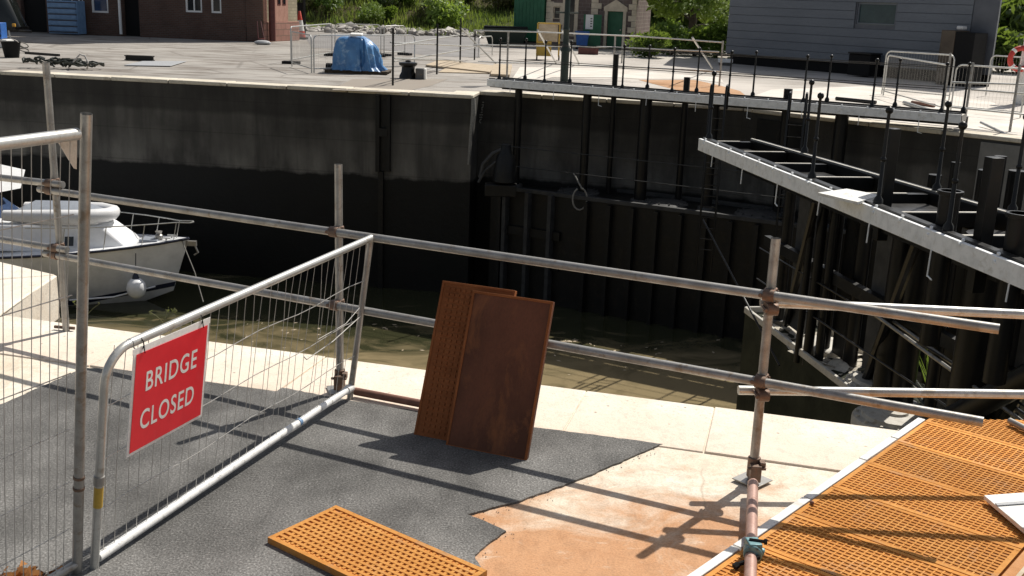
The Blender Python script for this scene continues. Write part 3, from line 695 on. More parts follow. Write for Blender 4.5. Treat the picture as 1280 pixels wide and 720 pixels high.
# ================================================================== RUSTY GRID PANELS
PL, PW, PT = .93, .415, .03
def grid_panel_mb(L=PL, W=PW, nx=27, ny=12, stag=False, depth=.0055, rb=.0075):
    rim = MB(); t = .024
    rim.box((L/2, t/2, PT/2), (L, t, PT)); rim.box((L/2, W-t/2, PT/2), (L, t, PT))
    rim.box((t/2, W/2, PT/2-.0005), (t, W-2*t, PT-.001)); rim.box((L-t/2, W/2, PT/2-.0005), (t, W-2*t, PT-.001))
    x0, x1, y0, y1 = t, L-t, t, W-t
    for j in range(1, ny):
        y = y0 + (y1-y0)*j/ny; rim.box(((x0+x1)/2, y, PT-.006), (x1-x0, rb, .011))
    for i in range(1, nx):
        x = x0 + (x1-x0)*i/nx
        for j in range(ny):
            ya = y0 + (y1-y0)*j/ny; yb = y0 + (y1-y0)*(j+1)/ny
            xs = x + ((x1-x0)/nx*.5 if (stag and j % 2) else 0)
            if xs > x1-.01: continue
            rim.box((xs, (ya+yb)/2, PT-.0072), (rb+.001, (yb-ya)-rb, .0105))
    fh = PT-depth; fl = MB(); fl.box((L/2, W/2, fh/2), (L-2*t+.002, W-2*t+.002, fh))
    return rim, fl
rimM, flM = grid_panel_mb()
rimL, flL = grid_panel_mb(PL, PW, 27, 12, True, .0075, .014)
def panel_proto(label, loc, rz, group=None, rimM=rimM, flM=flM):
    t = thing('grid_panel', label, 'iron panel', (0,0,0), 0, group)
    a = MB(); a.v = [v.copy() for v in rimM.v]; a.f = list(rimM.f); a.build('grid', 'rust_bright', t, smooth=False)
    b = MB(); b.v = [v.copy() for v in flM.v]; b.f = list(flM.f); b.build('pocket_floor', 'rust_pocket', t, smooth=False)
    t.location = loc; t.rotation_euler = (0, 0, rz); return t
# the loose one on the asphalt
f0 = at(328, 672, .04); f1 = at(420, 632, .04); f2 = at(612, 716, .04)
rz = math.atan2((f2-f1).y, (f2-f1).x)
loose = panel_proto('single rusty iron grid panel lying flat on the asphalt', (f0.x, f0.y, .008), rz, None, rimL, flL)
loose.location = V((f1.x, f1.y, .010)) - V((-math.sin(rz), math.cos(rz), 0))*PW
loose.rotation_euler = (R(.4), R(-.3), rz)
# deck of grid panels
G0 = at(1147, 530); sdv = (at(880, 716)-at(1147, 530)).normalized(); tdv = V((-sdv.y, sdv.x, 0))
GZ = .004; rz = math.atan2(tdv.y, tdv.x)
ordn = ['first', 'second', 'third', 'fourth', 'fifth', 'sixth', 'seventh', 'eighth', 'ninth', 'tenth']
proto = None
for i in range(9):
    loc = G0 + tdv*.045 + sdv*(.012 + .423*(i+1)); loc.z = GZ + random.uniform(0, .003)
    if proto is None: proto = r = panel_proto('rusty grid panel, first along the white kerb counted from the lock edge', loc, rz, 'rusty grid panels laid over the gate recess')
    else: r = dup(proto, loc, rz, 'rusty grid panel, %s along the white kerb counted from the lock edge' % ordn[i], 1.0, 'rusty grid panels laid over the gate recess')
    r.rotation_euler = (0, 0, rz)
for i in range(3, 8):
    loc = G0 + tdv*(.045+PL+.10) + sdv*(.012 + .423*(i-.35)); loc.z = GZ + random.uniform(0, .003)
    r = dup(proto, loc, rz, 'rusty grid panel beyond the timber bearer, %s row of the outer column' % ordn[i-3], 1.0, 'rusty grid panels laid over the gate recess')
# panels cut along the quay edge
def cut_panel(loc, label):
    t = thing('grid_panel', label, 'iron panel', loc, rz, 'rusty grid panels laid over the gate recess')
    mw_ = Matrix.Translation(loc) @ Matrix.Rotation(rz, 4, 'Z'); inv = mw_.inverted()
    for src, nm, mt in ((rimM, 'grid', 'rust_bright'), (flM, 'pocket_floor', 'rust_pocket')):
        me = bpy.data.meshes.new(nm); me.from_pydata([tuple(v) for v in src.v], [], src.f); bm = bmesh.new(); bm.from_mesh(me); bmesh.ops.recalc_face_normals(bm, faces=bm.faces)
        pc = inv @ V((2.47, 6.115, 0)); pn = inv.to_3x3() @ V((-.06, 1, 0)).normalized()
        bmesh.ops.bisect_plane(bm, geom=bm.verts[:]+bm.edges[:]+bm.faces[:], plane_co=pc, plane_no=pn, clear_outer=True)
        bm.to_mesh(me); bm.free(); me.materials.append(M[mt]); o = bpy.data.objects.new(nm, me); COL.objects.link(o); o.parent = t
for k, lab in ((0, 'triangular rusty grid panel cut along the lock edge, next to the white kerb'), (-1, 'small rusty grid panel corner at the lock edge on the far right')):
    loc = G0 + tdv*.045 + sdv*(.012 + .423*k); loc.z = GZ + .001
    cut_panel(loc, lab)
loc = G0 + tdv*(.045+PL+.10) + sdv*(.012 + .423*1.65); loc.z = GZ
cut_panel(G0 + tdv*(.045+PL+.10) + sdv*(.012 + .423*.65) + V((0,0,GZ)), 'rusty grid panel at the lock edge beyond the timber bearer')
r = dup(proto, loc, rz, 'rusty grid panel beyond the timber bearer, nearest the lock edge', 1.0, 'rusty grid panels laid over the gate recess')
# white kerb angle beside the panels, timber bearer, white board
kb = thing('kerb_strip', 'white painted steel kerb strip along the left side of the grid panels', 'kerb', G0)
m = MB()
cuts = [(-.02, .40), (.412, .83), (.842, 1.5), (1.51, 2.2), (2.21, 4.2)]
for a, b in cuts:
    wv = random.uniform(-.002, .002)
    m.beam(G0 + sdv*a + tdv*(.012+wv) + V((0,0,.018)), G0 + sdv*b + tdv*(.012+wv) + V((0,0,.018)), .045, .036)
m.build('strip', 'board_white', kb, bevel=.004)
m = MB(); m.beam(G0 + sdv*.9 + tdv*-.02 + V((0,0,.004)), G0+sdv*2.4 + tdv*-.02 + V((0,0,.004)), .008, .006); m.build('gap_seal', 'rust_tube', kb)
a = at(1265, 656, .03); b = at(1192, 724, .03); d = (b-a).normalized(); a0 = G0 + tdv*(.045+PL+.05) + V((0,0,.022))
tb = thing('timber_bearer', 'orange stained timber bearer between two columns of grid panels', 'timber', a0 + sdv*1.2)
m = MB(); m.beam(a0 + sdv*.2, a0 + sdv*2.15, .075, .036); m.build('plank', 'timber', tb, bevel=.004)
m = MB(); m.beam(a0 + sdv*.2 + tdv*.024 + V((0,0,.024)), a0 + sdv*2.1 + tdv*.024 + V((0,0,.024)), .02, .012); m.build('fillet', 'wood', tb, bevel=.002)
w0 = at(1230, 619, .075); w1 = at(1300, 614, .075); w3 = at(1300, 678, .075)
wb = thing('board', 'white board with a raised strip lying on the grid panels at the right', 'board', (w0.x, w0.y, 0))
MB().slab([w0, w0 + (w1-w0).normalized()*.6, w0 + (w1-w0).normalized()*.6 + (w3-w0).normalized()*.40, w0 + (w3-w0).normalized()*.42], V((0,0,-1)), .022).build('panel', 'board_white', wb, bevel=.002)
d1 = (w1-w0).normalized(); d3 = (w3-w0).normalized()
MB().slab([w0 + d3*.10+d1*.0+V((0,0,.003)), w0+d3*.10+d1*.6+V((0,0,.003)), w0+d3*.125+d1*.6+V((0,0,.003)), w0+d3*.125+V((0,0,.003))], V((0,0,1)), .004).build('strip', 'grey_sheet', wb)
m = MB(); 
for k in (.04, .36): m.beam(w0+d3*k+d1*.03+V((0,0,-.031)), w0+d3*k+d1*.5+V((0,0,-.031)), .04, .018)
m.build('batten', 'wood', wb)
# stone and nut left on the grid
for px, py, lab in ((1015, 628, 'small dark nut lying near the edge of the grid panels'), (1138, 625, 'tiny dark pebble lying in the middle of the grid panels')):
    p = at(px, py, .045); tag(MB().rock(p, .012 if px < 1100 else .008, .9).build('pebble', 'rust_tube', origin=p), lab, 'pebble')
p0_, p1_ = at(1262, 580-54, .06), at(1300, 545, .06)
t_ = MB().tube([p0_, p0_ + (p1_-p0_).normalized()*.5], .02, 10).build('scaffold_tube', 'galv', origin=p0_); tag(t_, 'short grey tube end at the far right edge of the grid panels', 'scaffold tube')

# ---- leaning plates
def leaning(b0, b1, Lp, tilt, mat, name, label, grid=False, z0=.0):
    wv = (b1-b0).normalized(); W = (b1-b0).length; nn = V((-wv.y, wv.x, 0)); u = nn*math.sin(tilt) + V((0,0,math.cos(tilt))); n = wv.cross(u)   # n towards the camera side
    t = thing(name, label, 'iron panel', b0)
    th = .028
    def q(a, b, c=0): return b0 + wv*a + u*b + n*c + V((0,0,z0))
    m = MB(); m.slab([q(0,0), q(W,0), q(W,Lp), q(0,Lp)], n, -th)
    m.build('plate', mat, t, bevel=.003)
    m = MB(); r = .014
    for (a0, b0_, a1, b1_) in ((0,0,W,r), (0,Lp-r,W,Lp), (0,r,r,Lp-r), (W-r,r,W,Lp-r)):
        m.slab([q(a0,b0_,.0005), q(a1,b0_,.0005), q(a1,b1_,.0005), q(a0,b1_,.0005)], n, .0045)
    m.build('rim', 'rust_brown', t, bevel=.0015)
    if grid:
        m = MB(); nx, ny = 12, 26; x0, x1, y0, y1 = .026, W-.026, .026, Lp-.026
        for i in range(nx):
            for j in range(ny):
                xa = x0+(x1-x0)*i/nx+.0045; xb = x0+(x1-x0)*(i+1)/nx-.0045; ya = y0+(y1-y0)*j/ny+.008; yb = y0+(y1-y0)*(j+1)/ny-.008
                m.slab([q(xa,ya,.0005), q(xb,ya,.0005), q(xb,yb,.0005), q(xa,yb,.0005)], n, .006)
        m.build('grid', mat, t, smooth=False)
    return t
bb0 = at(557, 558); bb1 = at(658, 578)
def lean_tilt(b0, gap):
    # the plate's back rests on the mid rail (gap: thickness of whatever is between)
    base = V((b0.x, b0.y, 0)); d0 = (base - V((P2.x, P2.y, 0))).dot(ndl) - .05 - TR - gap
    lo, hi = R(5), R(50)
    for _ in range(40):
        t = (lo+hi)/2; lo, hi = (t, hi) if math.tan(t)*.575 + .028/math.cos(t) + TR*.15 < d0 else (lo, t)
    return lo
leaning(bb0, bb1, .88, lean_tilt((bb0+bb1)/2, .05), 'rust_dark', 'iron_plate', 'dark brown rusty plate leaning in front of another at the scaffold rail')
rb0 = at(517, 545); wv = (bb1-bb0).normalized(); 
leaning(rb0, rb0 + wv*.45, .90, lean_tilt(rb0+wv*.22, .0), 'rust_brown', 'iron_plate', 'orange brown studded plate leaning behind the darker plate', True)

# ================================================================== FAR QUAY
FW = [V((-60, 37.6, 0)), V((-14.3, 29.95, 0)), V((-1.19, 27.72, 0)), V((-1.06, 29.0, 0)), V((5.6, 27.05, 0)), V((5.75, 26.7, 0)), V((7.9, 24.4, 0)), V((10.34, 22.07, 0)), V((30, 6, 0)), V((60, -6, 0))]
fg = [(p.x, p.y) for p in FW] + [(400, -6), (400, 500), (-400, 500), (-400, 37.6)]
kind(MB().sheet(fg, 0).build('far_quay_ground', 'farground'), 'structure')
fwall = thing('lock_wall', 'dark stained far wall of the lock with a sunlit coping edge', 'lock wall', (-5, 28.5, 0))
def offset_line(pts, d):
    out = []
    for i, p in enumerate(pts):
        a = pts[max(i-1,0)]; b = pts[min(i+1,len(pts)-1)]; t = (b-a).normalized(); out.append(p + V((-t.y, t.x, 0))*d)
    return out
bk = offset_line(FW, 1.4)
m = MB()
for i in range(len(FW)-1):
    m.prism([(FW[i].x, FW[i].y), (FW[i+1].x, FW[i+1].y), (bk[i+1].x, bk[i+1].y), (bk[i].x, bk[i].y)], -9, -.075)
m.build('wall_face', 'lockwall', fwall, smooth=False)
M['far_coping'] = simple('far_coping_stone', (.74,.68,.56), (.60,.54,.43), 1.2, .85, 0, .3, .01, 20, (.42,.36,.28))
m = MB()
for i in range(1, len(FW)-1):
    a, b = FW[i], FW[i+1]; n = max(1, int((b-a).length/1.5)); t = (b-a).normalized(); nn = V((-t.y, t.x, 0))
    for k in range(n):
        p = a.lerp(b, k/n) + t*.012; q = a.lerp(b, (k+1)/n) - t*.012; o = -.02 + random.uniform(-.02, .012); z1 = .02 + random.uniform(-.01, .012)
        p0, q0 = p + nn*o, q + nn*o; p1, q1 = p + nn*.62, q + nn*.62
        m.prism([(p0.x,p0.y),(q0.x,q0.y),(q1.x,q1.y),(p1.x,p1.y)], -.073, z1)
m.build('coping', 'far_coping', fwall, bevel=.02)
# darker coping face band below the top edge is the wall itself; slot shade strips, cable and painted marks
fwn = V((.168, .986, 0))
def onwall(px, py, off=0.0):
    p0 = V((-1.19, 27.72, 0)); n = V((-.1677, -.9858, 0)); return on(px, py, p0 + n*off, n)
def onrec(px, py, off=0.0):
    a, b = FW[3], FW[4]; t = (b-a).normalized(); n = V((t.y, -t.x, 0)); return on(px, py, a + n*off, n)
def vstrip(m, f, x0, y0, x1, y1, d, off=.003):
    """plate on a wall between two pixel corners, d thick"""
    a = f(x0, y0, off); b = f(x1, y0, off); c_ = f(x1, y1, off); e = f(x0, y1, off); n = (b-a).cross(e-a).normalized(); n = n if n.y < 0 else -n
    z1 = (a.z+b.z)/2; z0 = (c_.z+e.z)/2
    m.slab([V((a.x,a.y,z0)), V((b.x,b.y,z0)), V((b.x,b.y,z1)), V((a.x,a.y,z1))], n, d)
m = MB(); vstrip(m, onwall, 471, 119, 476, 214, .12); vstrip(m, onwall, 485, 119, 489, 214, .12); vstrip(m, onwall, 474, 214, 480, 380, .1); vstrip(m, onwall, 477, 125, 484, 214, .03)  # black strips paint the shade inside the wall slot
vstrip(m, onwall, 475, 160, 486, 170, .14)
m.build('slot_shade', 'black_wet', fwall)
m = MB(); a = V((FW[2].x+.03, FW[2].y-.03, -.05)); m.tube([a, a+V((.02,-.05,-.4)), a+V((-.04,-.06,-.9)), a+V((-.08,-.03,-1.7))], [.05,.07,.04,.03], 8); m.build('cable', 'rope', fwall)
m = MB(); random.seed(3)
for k in range(9):
    y = 128 + k*3.1; x = 604 - k*.5; a = onrec(x, y, .02); m.box(a, (random.uniform(.04,.09), .01, .03), Matrix.Rotation(random.uniform(-1,1), 3, 'Y'))
m.build('painted_mark', 'rope', fwall)
# dark plate painting the shade of a machine recess under the right-hand coping
m = MB()
for (x0, y0, x1, y1) in ((948, 150, 1084, 205),):
    pass
def onR(px, py, off=0.0):
    a, b = FW[5], FW[6]; t = (b-a).normalized(); n = V((t.y, -t.x, 0)); return on(px, py, a + n*off, n)
vstrip(m, onR, 948, 152, 1010, 212, .05, .004); m.build('recess_shade', 'black_wet', fwall)

M['bounce_lit_wall'] = simple('bounce_lit_concrete', (.30,.29,.265), (.20,.195,.18), .9, .9, 0, .4, .02, 9, (.10,.095,.085))  # lighter grey paints reflected light on this stretch of wall
a_, b_ = FW[6], FW[7]; t_ = (b_-a_).normalized(); n_w = V((t_.y, -t_.x, 0))
def onR2(px, py): return on(px, py, a_, n_w)
pA = onR2(1224, 200); pB = onR2(1400, 200); m = MB()
m.slab([V((pA.x,pA.y,-4.9)), V((pB.x,pB.y,-4.9)), V((pB.x,pB.y,-.13)), V((pA.x,pA.y,-.13))], n_w, .05); m.build('bounce_lit_panel', 'bounce_lit_wall', fwall, smooth=False)
# ladders with hooped handrails
def ladder(bx, by, tx, ty, Y, label):
    p = atY(bx, by, Y); ptp = atY(tx, ty, Y); t = thing('ladder', label, 'ladder', (p.x, p.y, -.5)); w_ = .34
    dx = V((.95, -.30, 0)).normalized()
    for s_ in (0, 1):
        o = dx*(w_*s_); top = p + o + V((0,0,ptp.z-p.z))
        m = MB(); back = V((.25,.75,0)).normalized()*.35
        m.tube([p+o+V((0,0,-3.6)), top - V((0,0,.12))] + [top + back*.15 - V((0,0,.02)), top + back*.5, top+back*.9-V((0,0,.1)), top+back - V((0,0,.55))], .024, 8); m.build('stile', 'black_steel', t)
    for k in range(13):
        m = MB(); m.tube([p - V((0,0,.25*k+.1)), p + dx*w_ - V((0,0,.25*k+.1))], .013, 6); m.build('rung', 'black_steel', t)
ladder(886, 142, 889, 106, 24.2, 'black lock ladder with hooped handles on the far side, left of the two')
ladder(984, 150, 992, 116, 22.9, 'black lock ladder with hooped handles on the far side, right of the two')

# ================================================================== LOCK GATES
def gate(name, label, O, xd, L, W0, W1, posts_front, posts_back, near):
    """O = tip corner under the fascia beam, xd from tip to hinge; y leads away from the fascia side"""
    xd = V(xd).normalized(); yd = V((-xd.y, xd.x, 0)); g = thing(name, label, 'lock gate', O, math.atan2(xd.y, xd.x))
    zb = .20
    O = V((O[0], O[1], 0))
    def q(x, y, z): return O + xd*x + yd*y + V((0,0,z))
    Wf = lambda x: W0 + (W1-W0)*x/L
    # fascia: white beam with dark top angle and bolts
    m = MB(); m.beam(q(0,0,zb+.11), q(L,0,zb+.11), .05, .185)
    for k in range(int(L/.55)):
        m.box(q(.25+k*.55, -.031, zb+.15 + .03*(k % 2)), (.03,.02,.03), Matrix.Rotation(math.atan2(xd.y, xd.x), 3, 'Z'))
        m.tube([q(.25+k*.55, .0, zb+.21), q(.25+k*.55, 0, zb+.235)], .018, 6)
    m.build('fascia_beam', 'gate_white', g, bevel=.005)
    m = MB(); m.beam(q(.02,.075,zb+.20), q(L,.075,zb+.20), .09, .05); m.beam(q(0.02,.11,zb+.08), q(L,.11,zb+.08), .012, .18); m.build('walkway_edge', 'black_steel', g)
    for k in range(int(L/1.25)):
        m = MB(); x = .7+k*1.25; m.tube([q(x, -.03, zb+.02), q(x, -.035, zb-.14-.05*(k % 3))], .008, 6)
        if k % 3 == 2: m.tube([q(x, -.035, zb-.23), q(x+.09, -.04, zb-.25)], .008, 6)
        m.build('hanger', 'gate_white', g)
    # back beam (I section) and cross beams
    m = MB(); a, b = q(0, W0, 0), q(L, W1, 0); m.beam(a+V((0,0,zb+.05)), b+V((0,0,zb+.05)), .16, .30); m.build('back_beam', 'black_steel', g, bevel=.012); m = MB(); m.beam(a+yd*-.05+V((0,0,zb+.209)), b+yd*-.05+V((0,0,zb+.209)), .035, .012); m.build('edge_angle', 'cover' if near else 'black_steel', g)  # pale edge on the near leaf paints its sunlit top line
    n = int(L/1.15)
    for k in range(n+1):
        x = .05 + (L-.1)*k/n
        m = MB(); m.beam(q(x,.12,zb+.09), q(x,Wf(x)-.09,zb+.09), .11, .15); c_ = m.build('cross_beam', 'black_steel', g); m = MB(); m.beam(q(x+.03,.14,zb+.172), q(x+.03,(Wf(x)-.12)*(1 if k % 2 else .8),zb+.172), .05, .01); m.build('glint_strip', 'cover', c_)  # pale strip paints the sun glint along each beam top
    # body: deep box skin with vertical ribs, well below the walkway
    zt = -2.3; b0, b1 = (.90, 1.80) if near else (-.25, W1 + .55); bx0, bx1 = (.28 if near else .35), L
    m = MB(); pl = [q(bx0,b0,0), q(bx1,b0,0), q(bx1,b1,0), q(bx0,b1,0)]; m.prism([(p.x,p.y) for p in pl], -8, zt-.08); m.build('body', 'body_green' if near else 'black_wet', g)
    m = MB()
    for (xa, ya, xb, yb) in ((bx0,b0,bx1,b0), (bx0,b1,bx1,b1), (bx0,b0,bx0,b1)):
        m.beam(q(xa,ya,zt-.03), q(xb,yb,zt-.03), .05 if near else .14, .10)
    m.build('top_rim', 'cover' if near else 'rib_grey', g, bevel=.01)
    m = MB()
    for k in range(int(L/.62)):
        x = bx0+.35+k*.62
        if not near and not (1 <= k <= 3): m.beam(q(x,b0-.09,-8), q(x,b0-.09,zt-.12), .18, .10, xd)
    if m.v: m.build('rib', 'black_wet', g)
    if not near:
        m = MB()
        for k in range(3):
            x = bx0+.52+k*.66; m.beam(q(x,b0-.10,-8), q(x,b0-.10,zt-.05), .25, .10, xd)
        m.build('rubbing_post', 'rib_grey', g)
        m = MB(); m.beam(q(bx0+.3,b0-.05,zt-1.1), q(bx0+2.1,b0-.05,zt-1.1), .1, .22); m.beam(q(bx0+.3,b0-.05,zt-1.9), q(bx0+2.1,b0-.05,zt-1.9), .1, .22); m.build('waling', 'black_wet', g)
    # columns between body and walkway
    cols = [(.75,.35,.10,0),(2.75,.28,.11,0),(3.15,1.0,.07,.95),(4.3,.35,.15,.12),(5.05,1.05,.08,.5),(6.0,.45,.13,0),(7.6,.9,.10,.4),(9.0,.4,.15,0)] if not near else \
           [(.9,.45,.09,0),(2.4,.5,.10,0),(4.55,.55,.15,0),(5.4,.42,.07,0),(6.6,.5,.12,0),(3.1,Wf(3.1)-.3,.08,0)]
    for (x, y, r_, ex) in cols:
        if near: y += .75
        m = MB(); m.tube([q(x,y,zt-.1), q(x,y,zb+.02+ex)], r_, 12); c_ = m.build('column', 'black_steel', g)
        if r_ > .08:
            m = MB(); m.tube([q(x,y,zt-.08), q(x,y,zt+.0)], r_+.08, 14); m.build('flange', 'machine', c_)
    for k in range(3 if near else 0):
        m = MB(); x = 1.2 + k*2.6; m.tube([q(x,1.2,zt), q(x+1.7,.7,zb-.1)], .06, 8); m.build('brace', 'black_steel', g)
    if near:
        # dark timber sheeting and boards between the posts, walkway plates between the cross beams
        for k in range(7):
            x = 1.5 + k*1.25; wd_ = (.62, .40, .75, .5, .66, .44, .8)[k]; m = MB(); m.beam(q(x, 1.25+.1*(k % 2), zt), q(x, 1.25+.1*(k % 2), zb-.25), wd_, .06, yd); m.build('sheeting', 'black_wet' if k % 2 else 'rib_grey', g)
        m = MB(); m.beam(q(.4,.55,zb-.12), q(L-.2,.55,zb-.12), .12, .2); m.build('lower_beam', 'black_steel', g)
        m = MB(); m.beam(q(.4,1.1,-1.15), q(L-.2,1.2,-1.15), .10, .16); m.build('waling', 'black_wet', g)
        for (xa, xb) in ((.1,1.1),(2.4,3.3),(4.75,5.6),(7.0,8.0)):
            m = MB(); m.slab([q(xa,.16,zb+.05), q(xb,.16,zb+.05), q(xb,Wf(xb)-.14,zb+.05), q(xa,Wf(xa)-.14,zb+.05)], V((0,0,1)), .015); m.build('deck_plate', 'black_steel', g)
    # hatch covers on the body top
    for (x, y) in (((2.6,.35),(5.0,.35),(7.3,.4)) if not near else ((2.2,1.36),)):
        m = MB(); k_ = .74 if near else 1.0; m.lathe(q(x,y,zt-.08), [(.55*k_,0),(.55*k_,.07),(.50*k_,.10),(.16,.12)], 20)
        for k in range(12): an = k*math.pi/6; m.tube([q(x+.48*k_*math.cos(an),y+.48*k_*math.sin(an),zt+.0), q(x+.48*k_*math.cos(an),y+.48*k_*math.sin(an),zt+.055)], .022, 6)
        m.build('hatch_cover', 'cover' if near else 'rib_grey', g)
    # service rails above the body top
    for z in (-1.25, -1.75):
        m = MB(); m.tube([q(.5,b0+.05,z), q(L-.3,b0+.05,z)], .013, 6); m.build('service_rail', 'rib_grey' if not near else 'black_steel', g)
    # balusters with ball tops
    hh = 1.0
    for y_, xs in ((.10, posts_front), ('b', posts_back)):
        last = []
        for x in xs:
            y = y_ if y_ != 'b' else Wf(x)
            m = MB(); m.lathe(q(x,y,zb+.215), [(.055,0),(.05,.05),(.024,.09),(.018,hh-.06),(.018,hh-.03)], 10)
            m.ball(q(x,y,zb+.215+hh*.48), .034, 8)
            s_ = m.build('baluster', 'black_steel', g)
            m = MB(); m.ball(q(x,y,zb+.215+hh), .042, 10); m.build('ball', 'black_steel', s_)
            last.append((x, y))
        if not near:
            for z in (hh*.92, hh*.48):
                m = MB(); m.tube([q(x,y,zb+.215+z) for x, y in last], .009, 6); m.build('handrail', 'black_steel', g)
    return g, q, Wf
# far leaf: open, folded back against the far wall
fa = at(609, 108.5, .2); fb_ = at(1200, 155.5, .2); LF = (fb_-fa).length
fp = []
for px, py in ((607,100),(687,102),(770,111),(844,114),(921,118),(1008,126),(1091,133),(1174,141)):
    p = at(px, py, .42); fp.append(max(.06, min(LF-.1, (p-fa).dot((fb_-fa).normalized()))))
fbk = [x+.35 for x in fp]
gf, qf, wf_ = gate('lock_gate', 'far lock gate leaf folded open against the far wall under a railed walkway', fa, fb_-fa, LF, .85, .85, fp, fbk, False)
m = MB(); m.beam(qf(.2,.425,.375), qf(LF-.1,.425,.375), .58, .02); m.build('deck', 'black_steel', gf)
m = MB(); c_ = qf(2.95, -.3, -2.35)
m.tube([c_+V((.18*math.cos(t/14*5.6+2.0), -.05, .28*math.sin(t/14*5.6+2.0))) for t in range(15)], .022, 6); m.tube([qf(2.7,-.2,-1.75), qf(3.0,-.3,-2.1)], .02, 6); m.build('rope_loop', 'rope', gf)
# pale machine lump and pipe at the far gate's heel
mp = atY(632, 200, 26.9)
mm_ = thing('gate_ram', 'dark hydraulic ram with a curved pipe at the free end of the far gate', 'machine', mp)
m = MB(); m.lathe(mp+V((0,0,-.55)), [(.32,0),(.30,.25),(.24,.62),(.14,.80),(.12,.95)], 14); m.box(mp+V((-.1,-.05,-.75)), (.8,.4,.3)); m.build('casing', 'black_wet', mm_, bevel=.02)
m = MB(); m.tube([atY(600,222,26.9), atY(604,205,26.9), atY(616,192,26.9), atY(634,184,26.9)], .05, 8); m.tube([atY(598,228,26.85), atY(606,214,26.85), atY(620,202,26.85)], .035, 8); m.build('pipe', 'rib_grey', mm_)

# near leaf: closed half of the pair
na = at(874, 189, .2); nb_ = at(1280, 364, .2); dn = (nb_-na).normalized(); LN = 11.6
def proj_x(px, py, z): return max(.1, min(LN-.1, (at(px, py, z)-na).dot(dn)))
nf = [.12] + [proj_x(px, py, .42) for px, py in ((964,222),(1044,254),(1142,288),(1268,336))]
ba = at(958, 196, .2); bb_ = at(1280, 297, .2)
ydn = V((-dn.y, dn.x, 0)); w0 = (ba-na).dot(ydn); 
w1 = w0 + ((bb_-na).dot(ydn)-w0)/((bb_-na).dot(dn)-(ba-na).dot(dn))*LN
nbk = [proj_x(px, py, .42) for px, py in ((985,190),(1130,237),(1220,264))] + [9.0]
gn, qn, wn_ = gate('lock_gate', 'near lock gate leaf reaching across the water with a pale fascia beam', na, dn, LN, w0, w1, nf, nbk, True)
# taller tubes and box posts standing on the near leaf
def nspot(px, py, z=.38): 
    p = at(px, py, z); return p
for px, py, tpy, kind_, r_ in ((1106,246,160,'box',.075), (1228,300,196,'box',.075), (1182,285,238,'pipe',.10), (1268,318,266,'pipe',.10)):
    p = nspot(px, py); zt_ = atY(px, tpy, p.y).z; m = MB()
    if kind_ == 'box': m.beam(p-V((0,0,.5)), V((p.x,p.y,zt_)), r_*1.7, r_*1.7, dn)
    else: m.tube([p-V((0,0,1.2)), V((p.x,p.y,zt_))], r_, 16); m.tube([V((p.x,p.y,zt_-.04)), V((p.x,p.y,zt_))], r_+.025, 16)
    m.build('standpipe' if kind_ == 'pipe' else 'box_post', 'black_steel', gn, bevel=.004)
# pale lumps painting sun glare, and cables on top of the near gate body
m = MB(); random.seed(11)
for k in range(120):
    x = random.uniform(.5, 4.4); y = random.uniform(1.0, 1.7); m.rock(qn(x, y, -2.385+random.uniform(-.01,.02)), random.uniform(.05,.22), .16)
kind(m.build('glare_lumps', 'glare_lumps'), 'stuff')
for k in range(4):
    m = MB(); m.tube([qn(3.6+k*.2,1.2,-2.2), qn(4.2+k*.15,1.4+.1*k,-1.9-.1*k), qn(5.0,1.3+.1*k,-2.1), qn(5.8,1.2+.15*k,-2.22), qn(7.2,1.4,-2.25)], .025, 6)
    m.build('cable', 'hose', gn)
for k in range(2):
    m = MB(); m.tube([qn(4.4, .9+.12*k, -1.2), qn(8.5, .9+.12*k, -1.45)], .022, 6); m.build('pipe', 'galv', gn)
m = MB(); m.tube([qn(1.0,-.2,-.7), qn(4.2,-.2,-1.9)], .014, 6); m.build('pipe', 'black_wet', gn)
m = MB(); m.tube([qn(5.9,.55,-2.3), qn(8.3,.75,-.3)], .13, 12); m.build('brace', 'black_steel', gn)
p = qn(4.9, .3, 0)
for px, py, r_ in ((1102,470,.46),(1120,514,.50)):
    p = at(px, py, -2.2); m = MB(); m.lathe(V((p.x,p.y,-2.42)), [(r_,0),(r_,.10),(r_*.97,.13),(r_*.80,.135),(r_*.78,.19),(r_*.3,.20),(r_*.28,.23)], 24)
    for k in range(14): an = k*math.pi/7; m.tube([V((p.x+r_*.9*math.cos(an),p.y+r_*.9*math.sin(an),-2.30)), V((p.x+r_*.9*math.cos(an),p.y+r_*.9*math.sin(an),-2.26))], .022, 6)
    m.build('hatch_cover', 'cover', gn)
p = at(1106, 487, -2.2); m = MB(); m.tube([V((p.x,p.y,-2.4)), V((p.x,p.y,-1.0)), V((p.x-.03,p.y,.3))], [.16,.15,.10], 16); m.build('column', 'black_steel', gn)
for k, (px, py, r_) in enumerate(((1010,440,.07),(998,436,.05),(1024,446,.06),(1062,452,.10),(1140,430,.09),(1160,450,.07),(1195,470,.12),(1215,430,.10),(1232,470,.13))):
    p = at(px, py, -2.3 if px < 1150 else -3.0); m = MB(); m.tube([V((p.x,p.y,-2.5 if px < 1150 else -7)), V((p.x,p.y,.22))], r_, 12); m.build('column', 'black_steel', gn)
# plant growing on the gate body
p = at(1170, 500, -2.3); m = MB(); m.box(p-V((0,0,.25)), (.5,.5,.45)); m.build('ledge', 'body_green', gn, bevel=.02); t_ = MB().blades(p, .75, 90, .12, .012); t_.leaves(p+V((0,0,.35)), (.13,.13,.35), 160, .03)
tag(t_.build('weed', 'leaf_lime', origin=p), 'bright green weed growing on the near lock gate by the rails', 'plant')
